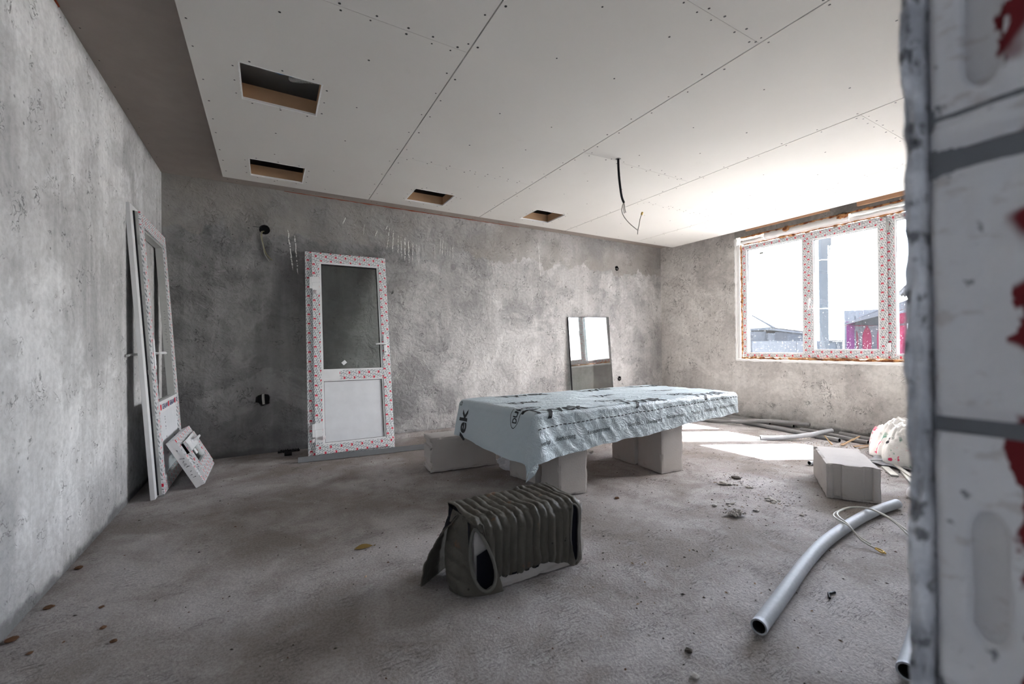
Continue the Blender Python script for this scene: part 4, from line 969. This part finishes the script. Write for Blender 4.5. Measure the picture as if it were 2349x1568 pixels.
# ================================================================ WALL BOXES
def wallbox(label, x, zc, r, wires, deep=.06, extra=None):
    t = thing('wall_box', label, 'socket box', (x, .0, zc))
    mb = MB(); n = 20
    prof = [(r*.93, .004), (r*.97, .004), (r*.97, deep), (0.001, deep)] if True else []
    mb.grid(lambda u, v: (prof[int(round(v*3))][0]*math.cos(u), prof[int(round(v*3))][1], prof[int(round(v*3))][0]*math.sin(u)), n, 3, 0, 2*math.pi); B(mb, 'cup', M['black'], t, smooth=False)
    for pts, rr, m in wires:
        mb = MB(); mb.tube(spline(pts, 7), rr, 7); B(mb, 'wire', m, t, smooth=True)
    return t
wallbox('black wall box high on the left of the back wall with two dangling wires', .822, 2.275, .050, [([(-.005, .03, -.01), (-.02, -.012, -.03), (-.025, -.012, -.08), (-.012, -.01, -.16), (.01, -.012, -.24), (.045, -.02, -.29), (.07, -.022, -.31)], .004, M['yellow']), ([(-.012, .03, -.012), (-.032, -.012, -.035), (-.03, -.012, -.10), (-.012, -.012, -.18), (.0, -.012, -.25), (.03, -.015, -.31), (.045, -.015, -.325)], .004, M['greywire']), ([(-.03, .01, .02), (-.06, -.004, .018), (-.10, -.004, .02)], .002, M['black'])])
wallbox('rough wall hole low on the left of the back wall with a conduit stub', .805, .545, .055, [([(.0, .05, .05), (-.002, .0, .045), (.0, -.012, .0), (.004, -.012, -.045)], .012, M['conduit'])])
wallbox('black wall box high on the right of the back wall near the corner', 5.647, 2.280, .038, [([(.012, .05, .01), (.01, .02, .0), (.012, .004, -.01)], .011, M['steel2'])])
wallbox('black wall box low on the right of the back wall beside the glazing unit', 5.678, .531, .038, [([(.012, .05, .01), (.01, .02, .0), (.012, .004, -.01)], .011, M['steel2'])])
mb = MB(); mb.grid(lambda u, v: (2.876+.038*v*math.cos(u)*(1+.15*fn(u, v)), -.0035+.002*v+.002*fn(u*3, v*4), 2.067+.042*v*math.sin(u)), 18, 4, 0, 2*math.pi, .02, 1); struct(mb.build('filled_box', M['plug'], wall_back, smooth=True))
# white paint runs on the back wall
random.seed(21)
def run(x0, z0, x1, z1, w, k):
    mb = MB()
    def f(u, v):
        t = u; x = x0+(x1-x0)*t+.006*fbm(t*6, k); ww = w*(.55+.75*abs(fbm(t*16, k*1.7)))*min(1, 8*t+.3)*min(1, 6*(1-t)+.15); return (x+(v-.5)*ww, -.0012-.002*math.sin(math.pi*v), z0+(z1-z0)*t)
    def sk(u, v): return fbm(u*24, k*3.1) < -.22 and .06 < u < .97
    mb.grid(f, 70, 2, skip=sk); struct(mb.build('paint_run', M['whitepaint'], wall_back, smooth=True))
k = 0
for x0, z0, x1, z1, w in [(1.031, 2.30, 1.078, 1.88, .014), (1.096, 2.25, 1.125, 1.84, .012), (2.085, 2.46, 2.05, 2.20, .010), (2.130, 2.44, 2.115, 2.18, .012), (2.185, 2.38, 2.18, 2.17, .012), (2.215, 2.37, 2.222, 2.13, .012), (2.262, 2.36, 2.262, 2.10, .018), (2.305, 2.34, 2.312, 2.06, .012), (2.36, 2.32, 2.352, 2.09, .010), (2.405, 2.31, 2.412, 2.10, .009), (2.432, 2.30, 2.43, 2.06, .011), (2.632, 2.33, 2.632, 2.13, .007),
        (2.708, 2.40, 2.70, 2.19, .010), (2.742, 2.42, 2.728, 2.20, .011), (2.768, 2.36, 2.765, 2.19, .008), (2.80, 2.30, 2.80, 2.20, .007), (2.838, 2.32, 2.825, 2.19, .007), (2.87, 2.34, 2.868, 2.16, .009), (4.162, 2.50, 4.195, 2.01, .010), (1.60, 2.51, 1.57, 2.43, .016), (1.80, 2.46, 1.79, 2.34, .006), (1.945, 2.41, 1.915, 2.33, .014), (2.06, 2.48, 2.04, 2.43, .014), (4.19, .9, 4.2, .7, .004)]:
    k += 1; run(x0, z0, x1, z1, w, k)

# ================================================================ BEDDING, BATTENS, SPLINTERS AND LITTER
def heap(name, label, c, rx, ry, h, seed, mat, rot=0., cat='bedding', nf=7, sharp=.75):
    cr, sr = math.cos(rot), math.sin(rot)
    def f(u, v):
        a = u*2*math.pi; q = math.sin(v*math.pi/2); e = 1+.22*fbm(math.cos(a)*1.4, math.sin(a)*1.4, seed)
        x, y = rx*q*e*math.cos(a), ry*q*e*math.sin(a); top = h*(max(0., math.cos(v*math.pi/2))**.62)*(1+.30*fbm(x*4, y*4, seed+3))
        w = fbm(x*2.2+seed, y*2.2, 1.); fold = abs(math.sin(nf*(x*.9+y*.8)/max(rx, .2)+w*4+2*a)); fo2 = abs(fbm(x*5+w*2, y*5, seed+6.)); top += (.050*(fold**sharp)-.05*max(0, .25-fo2)/.25)*math.sin(math.pi*min(1, v+.12))*(h/.35)
        top += .02*fbm(x*12, y*12, seed)*math.sin(math.pi*v)
        return (c[0]+cr*x-sr*y, c[1]+sr*x+cr*y, max(.004, top))
    mb = MB(); mb.grid(f, 160, 80); o = mb.build(name, mat, None, smooth=True); return tag(o, label, cat)
heap('floral_quilt', 'rumpled white quilt with pink and black floral print heaped by the window wall', (5.98, -3.52, 0), .50, .40, .33, 4, M['quilt'], .35, nf=5)
heap('white_sheet', 'white cloth bunched on the floor in front of the quilt, half behind the jamb', (4.86, -3.98, 0), .26, .20, .10, 9, M['sheetwhite'], .2, 'cloth', 5)
mb = MB()
def f(u, v):
    x = 5.45+.55*u; y = -3.28-.50*v-.2*u*0; return (x, y, .012+.035*math.sin(math.pi*u)**2*(1+.5*fbm(u*3, v*4))+.012*abs(math.sin(v*14+u*4)))
mb.grid(f, 30, 30); o = solidify(mb.build('grey_tarpaulin', M['tarp'], None, smooth=True), .004, 1); tag(o, 'dark grey sheet tucked under the floral quilt', 'tarpaulin')
def batten(label, a, b_, w, h, z0=.002, mat='whitewood'):
    a, b_ = Vector((*a, 0)), Vector((*b_, 0)); L = (b_-a).length; ang = math.atan2(b_.y-a.y, b_.x-a.x)
    mb = MB(); mb.box((0, -w/2, 0), (L, w/2, h)); o = bevel(mb.build('batten', M[mat]), .0015); o.location = (a.x, a.y, z0); o.rotation_euler = (0, 0, ang); return tag(o, label, 'batten')
batten('wide short white batten on the floor right of the lone block', (5.43, -3.42), (5.20, -3.56), .050, .012)
batten('long white batten running towards the viewer behind the jamb', (5.40, -3.545), (4.62, -3.93), .028, .014)
batten('thin dark-edged batten beside the long white one', (5.36, -3.60), (4.60, -3.98), .016, .010, mat='steel')
batten('pale batten lying next to the grey sheet', (5.56, -3.43), (5.22, -3.66), .030, .010, .018)
random.seed(14)
for k, (x, y, L, a, tl, wd, lb) in enumerate([(6.02, -2.86, .24, -.35, 20, .034, 'broad splinter of raw wood leaning on the pipe end'), (6.06, -2.95, .20, -.75, 8, .026, 'splinter of raw wood lying right of the broad one'), (5.96, -2.80, .12, 1.2, 40, .018, 'short upright splinter of raw wood at the pipe end'), (6.00, -3.02, .17, -.15, 3, .016, 'thin splinter of raw wood flat on the floor by the pipes')]):
    mb = MB(); n = 10
    def f(u, v, wd=wd, L=L, k=k): ww = wd*(1-.55*u)*(1+.4*fn(u*6, k)); return (L*u+.012*fn(v*9, k)*(u > .9), (v-.5)*ww, .006+.004*fn(u*7, v*5, k))
    mb.grid(f, n, 5); o = solidify(mb.build('wood_splinter', M['splinter'], None), .006, -1); o.location = (x, y, .006); o.rotation_euler = (0, -R_(tl), a); tag(o, lb, 'wood')
def chip(name, label, x, y, s, mat, seed, cat='debris', group=None, flat_=.45, src=None):
    if src is None:
        bm = bmesh.new(); bmesh.ops.create_icosphere(bm, subdivisions=2, radius=1)
        for v in bm.verts: v.co *= 1+.45*mnoise.noise(v.co*1.3+Vector((seed, seed, 0))); v.co.z *= flat_
        me = bpy.data.meshes.new(name); bm.to_mesh(me); bm.free(); me.materials.append(mat); o = obj(name, me)
    else: o = src.copy(); C.objects.link(o)
    o.scale = (s, s, s); o.location = (x, y, s*flat_*.62+.001); o.rotation_euler = (0, 0, seed*1.7); return tag(o, label, cat, group)
p0 = None
for gname, where, pts in (('plaster chips beside the bark strip', 'left of the bark strip near the sun patch', [(3.874, -2.971, .030), (3.90, -3.00, .022), (3.845, -2.955, .016), (3.93, -3.02, .012), (3.952, -3.111, .016), (3.97, -3.13, .013)]),
        ('plaster chips behind the wrapper', 'just behind the crumpled wrapper', [(3.421, -3.21, .016), (3.53, -3.231, .014), (3.55, -3.25, .012), (3.50, -3.26, .011)]),
        ('plaster chips in the crumb patch', 'in the crumb patch before the lone block', [(3.83, -3.366, .020), (3.81, -3.34, .014), (3.80, -3.38, .013), (3.86, -3.33, .016), (3.84, -3.31, .012), (3.87, -3.38, .010)])):
    for k, (x, y, s) in enumerate(pts):
        o = chip('plaster_chip', ('largest pale plaster chip ' if k == 0 else 'small pale plaster chip ')+where, x, y, s, M['chip'], k+1, group=gname, src=p0); p0 = p0 or o
chip('plaster_chip', 'single pale plaster chip right of the crumpled wrapper', 3.566, -3.401, .016, M['chip'], 9, src=p0); chip('plaster_chip', 'single pale plaster chip between lone block and thick pipe', 3.739, -3.586, .015, M['chip'], 11, src=p0)
tag(chip('bark_strip', 'dark strip of bark on the floor between table and lone block', 4.09, -2.935, .036, M['chipdark'], 3, flat_=.25), 'dark strip of bark on the floor between table and lone block', 'debris')
chip('brown_chip', 'reddish brown chip on the floor right of the near table leg', 2.963, -2.775, .016, M['leaf'], 5)
chip('brown_chip', 'brown bark piece at the bottom centre edge of the floor', 1.84, -4.12, .022, M['leaf'], 8)
chip('pale_pebble', 'pale pebble at the bottom edge of the floor left of the corner pipe', 2.05, -4.085, .014, M['chip'], 12)
chip('dark_pebble', 'dark lump beside the pale pebble near the bottom edge', 2.13, -4.0, .013, M['chipdark'], 13)
G2 = 'brown flakes along the left wall'
q0 = chip('brown_flake', 'brown bark flake on the floor along the foot of the left wall', .06, -2.49, .018, M['leaf'], 6, group=G2, flat_=.3)
for k, (x, y, s) in enumerate([(.045, -2.12, .017), (.03, -2.70, .020), (.30, -2.78, .012), (.25, -2.60, .010), (.36, -2.9, .012), (.12, -2.83, .010)]): chip('brown_flake', 'brown bark flake on the floor along the foot of the left wall', x, y, s, M['leaf'], 20+k, group=G2, src=q0)
# crumpled wrapper
mb = MB(); mb.grid(lambda u, v: (3.385+.10*(u-.5)+.02*fn(u*5, v*5), -3.375+.075*(v-.5)+.02*fn(u*5, v*5, 3.), .012+.028*abs(fbm(u*4, v*4, 6.))), 14, 12); tag(solidify(mb.build('crumpled_wrapper', M['chip'], None), .001), 'crumpled pale wrapper on the floor right of the table', 'litter')
mb = MB(); mb.tube(spline([(2.895, -4.10, .006), (2.92, -4.085, .011), (2.945, -4.085, .006), (2.965, -4.09, .006)], 5), .005, 6); tag(mb.build('black_clip', M['black'], None, smooth=True), 'small black plastic clip on the floor beside the thick pipe', 'litter')
mb = MB(); mb.grid(lambda u, v: (3.60+.030*math.cos(u)*v, -1.755+.022*math.sin(u)*v, .006+.022*v*v), 16, 6, 0, 2*math.pi, .05, 1); tag(solidify(mb.build('white_plug', M['conduit'], None, smooth=True), .002), 'small round plastic plug on the floor between the table legs', 'plug')
mb = MB(); mb.tube([(.985, -.24, .024), (1.05, -.245, .024)], .022, 14); tag(bevel(mb.build('tape_roll', M['black'], None), .003), 'small black roll on the floor left of the white door', 'roll')
mb = MB(); mb.grid(lambda u, v: (.93+.20*u, -.07-.035*v+.015*fn(u*9, v*3), .004+.055*abs(fbm(u*8, v*3, 2.))*(1-.4*v)), 26, 8); tag(mb.build('black_rag', M['black'], None, smooth=True), 'tangled black rag at the foot of the back wall left of the door', 'rag')
mb = MB(); mb.grid(lambda u, v: (1.30+.11*(u-.5), -2.62+.035*(v-.5)*math.sin(math.pi*min(1, u*1.0+.02)), .006+.010*math.sin(u*4)*v), 12, 4); tag(mb.build('dry_leaf', flat('yellow_leaf', (.24, .16, .05), .8, .1), None), 'dry yellowish leaf on the floor left of the vest', 'leaf')
# countless crumbs of plaster and grit
random.seed(77); mb = MB()
def crumb(x, y, s, mi):
    a = random.uniform(0, 6.28); st = random.uniform(1, 2.6); p = []
    for k in range(4):
        t = a+k*1.57; p.append((x+s*math.cos(k*1.57)*math.cos(a)*st-s*math.sin(k*1.57)*math.sin(a), y+s*math.cos(k*1.57)*math.sin(a)*st+s*math.sin(k*1.57)*math.cos(a), .0012+.0015*fbm(x*.9, y*.9)))
    q = (x, y, s*.75+.002); 
    for k in range(4): mb.face([p[k], p[(k+1) % 4], q], mi=mi)
for k in range(5200):
    x = random.uniform(.05, 6.5); y = random.uniform(-4.75, -.1)
    if random.random() > .35+.65*sstep(1.2, 4.2, x): continue
    crumb(x, y, random.choice((.0014, .0018, .0022, .003, .0042)), random.choice((0, 0, 0, 1, 1, 2)))
for cx, cy, sp, n in ((3.87, -2.98, .10, 60), (3.84, -3.36, .12, 110), (3.54, -3.25, .09, 40), (4.05, -2.98, .12, 60), (6.05, -2.75, .25, 260), (5.9, -2.4, .25, 90), (2.7, -3.9, .3, 40), (2.3, -3.7, .25, 60), (5.0, -3.7, .3, 60), (1.75, -2.9, .3, 40)):
    for k in range(n): crumb(random.gauss(cx, sp), random.gauss(cy, sp*.8), random.choice((.002, .003, .0045)), random.choice((0, 0, 1, 3)))
o = mb.build('crumbs', [M['chip'], M['chipdark'], M['leaf'], M['splinter']], floor); o['kind'] = 'stuff'; o['label'] = 'loose plaster crumbs and grit scattered over the floor'
# ================================================================ OUTDOORS (seen through the window)
mb = MB(); mb.box((6.96, -40, -.4), (140, 110, -.2)); mb.box((4.9, -40, -.4), (6.96, -5.17, -.2)); struct(mb.build('ground_yard', M['yard']))
def site(x, d): return (.86066+math.cos(YAW)*x+math.sin(YAW)*d, -4.98966-math.sin(YAW)*x+math.cos(YAW)*d, -.2)
ROT = (0, 0, -YAW)
def part(name, mat, par, *boxes):
    mb = MB()
    for b_ in boxes: mb.box(*b_)
    return mb.build(name, mat, par)
# grey outbuilding, far left pane
t = thing('outbuilding', 'low grey building with a dark opening and pale roof, through the left pane', 'building', site(31, 50), ROT)
part('wall', M['house_grey'], t, ((-3.9, 0, 0), (-.98, 6, 2.62)), ((-.98, -.4, 0), (3.7, 6, 2.4)))
mb = MB(); mb.prism([(-1.05, 3.05), (-1.05, 2.80), (3.75, 2.20), (3.75, 2.42)], 1, -.55, 6); mb.build('roof_edge', M['house_light'], t)
mb = MB(); mb.prism([(-3.0, 4.52), (-3.0, 4.42), (-.6, 3.00), (-.3, 3.05)], 1, -.8, -.6); mb.build('roof_verge', M['house_grey'], t)
mb = MB(); mb.prism([(-2.9, 4.55), (-.5, 3.1), (4.2, 2.45), (4.2, 2.6)], 1, -.6, 7); mb.build('roof', M['white_foam'], t)
part('opening', M['house_dark'], t, ((-.2, -.43, 1.62), (1.2, -.38, 2.55)))
part('window', M['house_dark'], t, ((-3.2, -.05, 1.62), (-2.6, .05, 2.2)))
t = thing('yard_wall', 'pale block wall in front of the grey outbuilding', 'wall', site(31, 46.5), ROT, kind='thing')
part('block_course', M['house_light'], t, ((-4.5, 0, 0), (.2, .2, 1.46)), ((.23, 0, 0), (4.2, .2, 1.45)))
part('gate_post', M['house_grey'], t, ((2.55, -.1, 0), (2.63, 0, 1.1))); part('gate_post', M['house_grey'], t, ((3.05, -.1, 0), (3.13, 0, 1.1)))
# pole
t = thing('utility_pole', 'tall grey concrete utility pole through the middle pane', 'pole', site(14.73, 20), ROT)
mb = MB(); mb.prism([(-.15, -.12), (.15, -.12), (.12, .12), (-.12, .12)], 2, 0, 6.25); mb.build('shaft', M['polec'], t)
part('band', M['white_foam'], t, ((-.155, -.13, 5.15), (.155, .13, 5.17))); part('band', M['white_foam'], t, ((-.155, -.13, 2.86), (.155, .13, 2.88)))
mb = MB(); mb.tube(spline([(.12, -.05, 5.3), (.22, -.05, 5.4), (.30, -.05, 5.7), (.26, -.05, 5.95)]), .022, 7); mb.build('wire_loop', M['polec'], t)
part('bracket', M['polec'], t, ((.12, -.08, 5.85), (.36, .0, 6.2)))
# sheds
t = thing('shed', 'small dark grey sheds between the pole and the pink house', 'shed', site(23.7, 32), (0, 0, -YAW-.64))
t.scale = (.60, .5, .72)
part('wall', M['house_grey'], t, ((-1.5, 0, 0), (-.6, 2, 1.95)), ((.1, .2, 0), (1.7, 2, 1.85))); part('roof', M['house_dark'], t, ((.0, -.1, 1.86), (1.8, 2.2, 1.98))); part('door', M['house_light'], t, ((.15, .15, 0), (.6, .19, 1.0)))
part('dark_bay', M['house_dark'], t, ((1.0, .14, 0), (1.7, .19, 1.7)))
# pink house
# the house stands square to the line of sight to its left corner
h0, hd = (1942-1174.5)/971.49*38., 38.
TH = math.atan2(h0, hd)
t = thing('pink_house', 'bright pink house with dark tiled porch roof, right part of the window', 'house', site(h0, hd), (0, 0, -YAW-TH))
def lx(px):
    k = (px-1174.5)/971.49; return (k*hd-h0)/(math.cos(TH)+k*math.sin(TH))
def lz(py, px): return 1.0786+.2+(hd-lx(px)*math.sin(TH))/971.49*((790.8-(px-1174.5)*.0084)-py)
mb = MB(); mb.prism([(lx(1962), 0), (lx(2180), 0), (lx(2180), lz(694, 2180)), (lx(1962), lz(741, 1962))], 1, 0, 5); mb.build('wall', M['pink'], t); part('side_wall', M['pinkmauve'], t, ((lx(1942), -.1, 0), (lx(1962), 5, lz(737, 1950))))
mb = MB(); mb.prism([(lx(1937), lz(744, 1937)), (lx(1938), lz(747, 1937)), (lx(2130), lz(696, 2130)), (lx(2130), lz(675, 2130)), (lx(2015), lz(715, 2015))], 1, -2.4, -2.2); mb.build('roof_fascia', M['column'], t)
mb = MB(); mb.prism([(lx(1937), lz(744, 1937)), (lx(2130), lz(690, 2130)), (lx(2130), lz(673, 2130)), (lx(2015), lz(713, 2015))], 1, -2.2, 6); mb.build('roof', M['rooftile'], t)
mb = MB(); mb.prism([(lx(1950), 2.80), (lx(1955), lz(745, 1950)), (lx(2055), lz(707, 2055)), (lx(2055), lz(745, 2055)), (lx(2120), lz(733, 2120)), (lx(2130), lz(690, 2130)), (lx(2140), lz(730, 2140)), (lx(2140), 2.8), (lx(2055), 2.62)], 1, -.5, -.1); mb.build('porch_soffit', M['house_dark'], t)
for px, w in ((1973, .26), (2004, .34)):
    mb = MB(); x = lx(px); mb.prism([(x-w/2, 0), (x+w/2, 0), (x+w/2, 1.75), (x+w/2+.05, 2.1), (x+.28, 2.35), (x+.42, 2.65), (x-.42, 2.65), (x-.28, 2.35), (x-w/2-.05, 2.1), (x-w/2, 1.75)], 1, -1.2, -.8); mb.build('porch_column', M['rooftile'], t)
part('downpipe', M['house_light'], t, ((lx(1962)-.06, -.3, 0), (lx(1962)+.06, -.2, 2.4))); part('white_column', M['white_foam'], t, ((lx(2078), -1.3, 0), (lx(2085), -1.1, 2.75)))
part('chimney_pipe', M['polec'], t, ((lx(1962), 3, 2.9), (lx(1965), 3.1, lz(720, 1963))))
mb = MB(); zz = [(lx(2069), lz(662, 2069))]
for i in range(8): zz += [(lx(2072+i*8), lz(664+i*1.2, 2072)), (lx(2076+i*8), lz(669+i*1.2, 2072))]
mb.prism(zz+[(lx(2140), lz(672, 2140)), (lx(2140), lz(612, 2140))], 1, -1.8, 5); mb.build('upper_roof', M['rooftile'], t)
t = thing('pale_house_block', 'plain pale grey wall rising behind the pink house', 'building', site(48*(1937-1174.5)/971.49, 48), (0, 0, -YAW-TH))
part('wall', M['house_light'], t, ((0, 0, 0), (7, 5, 4.85)))
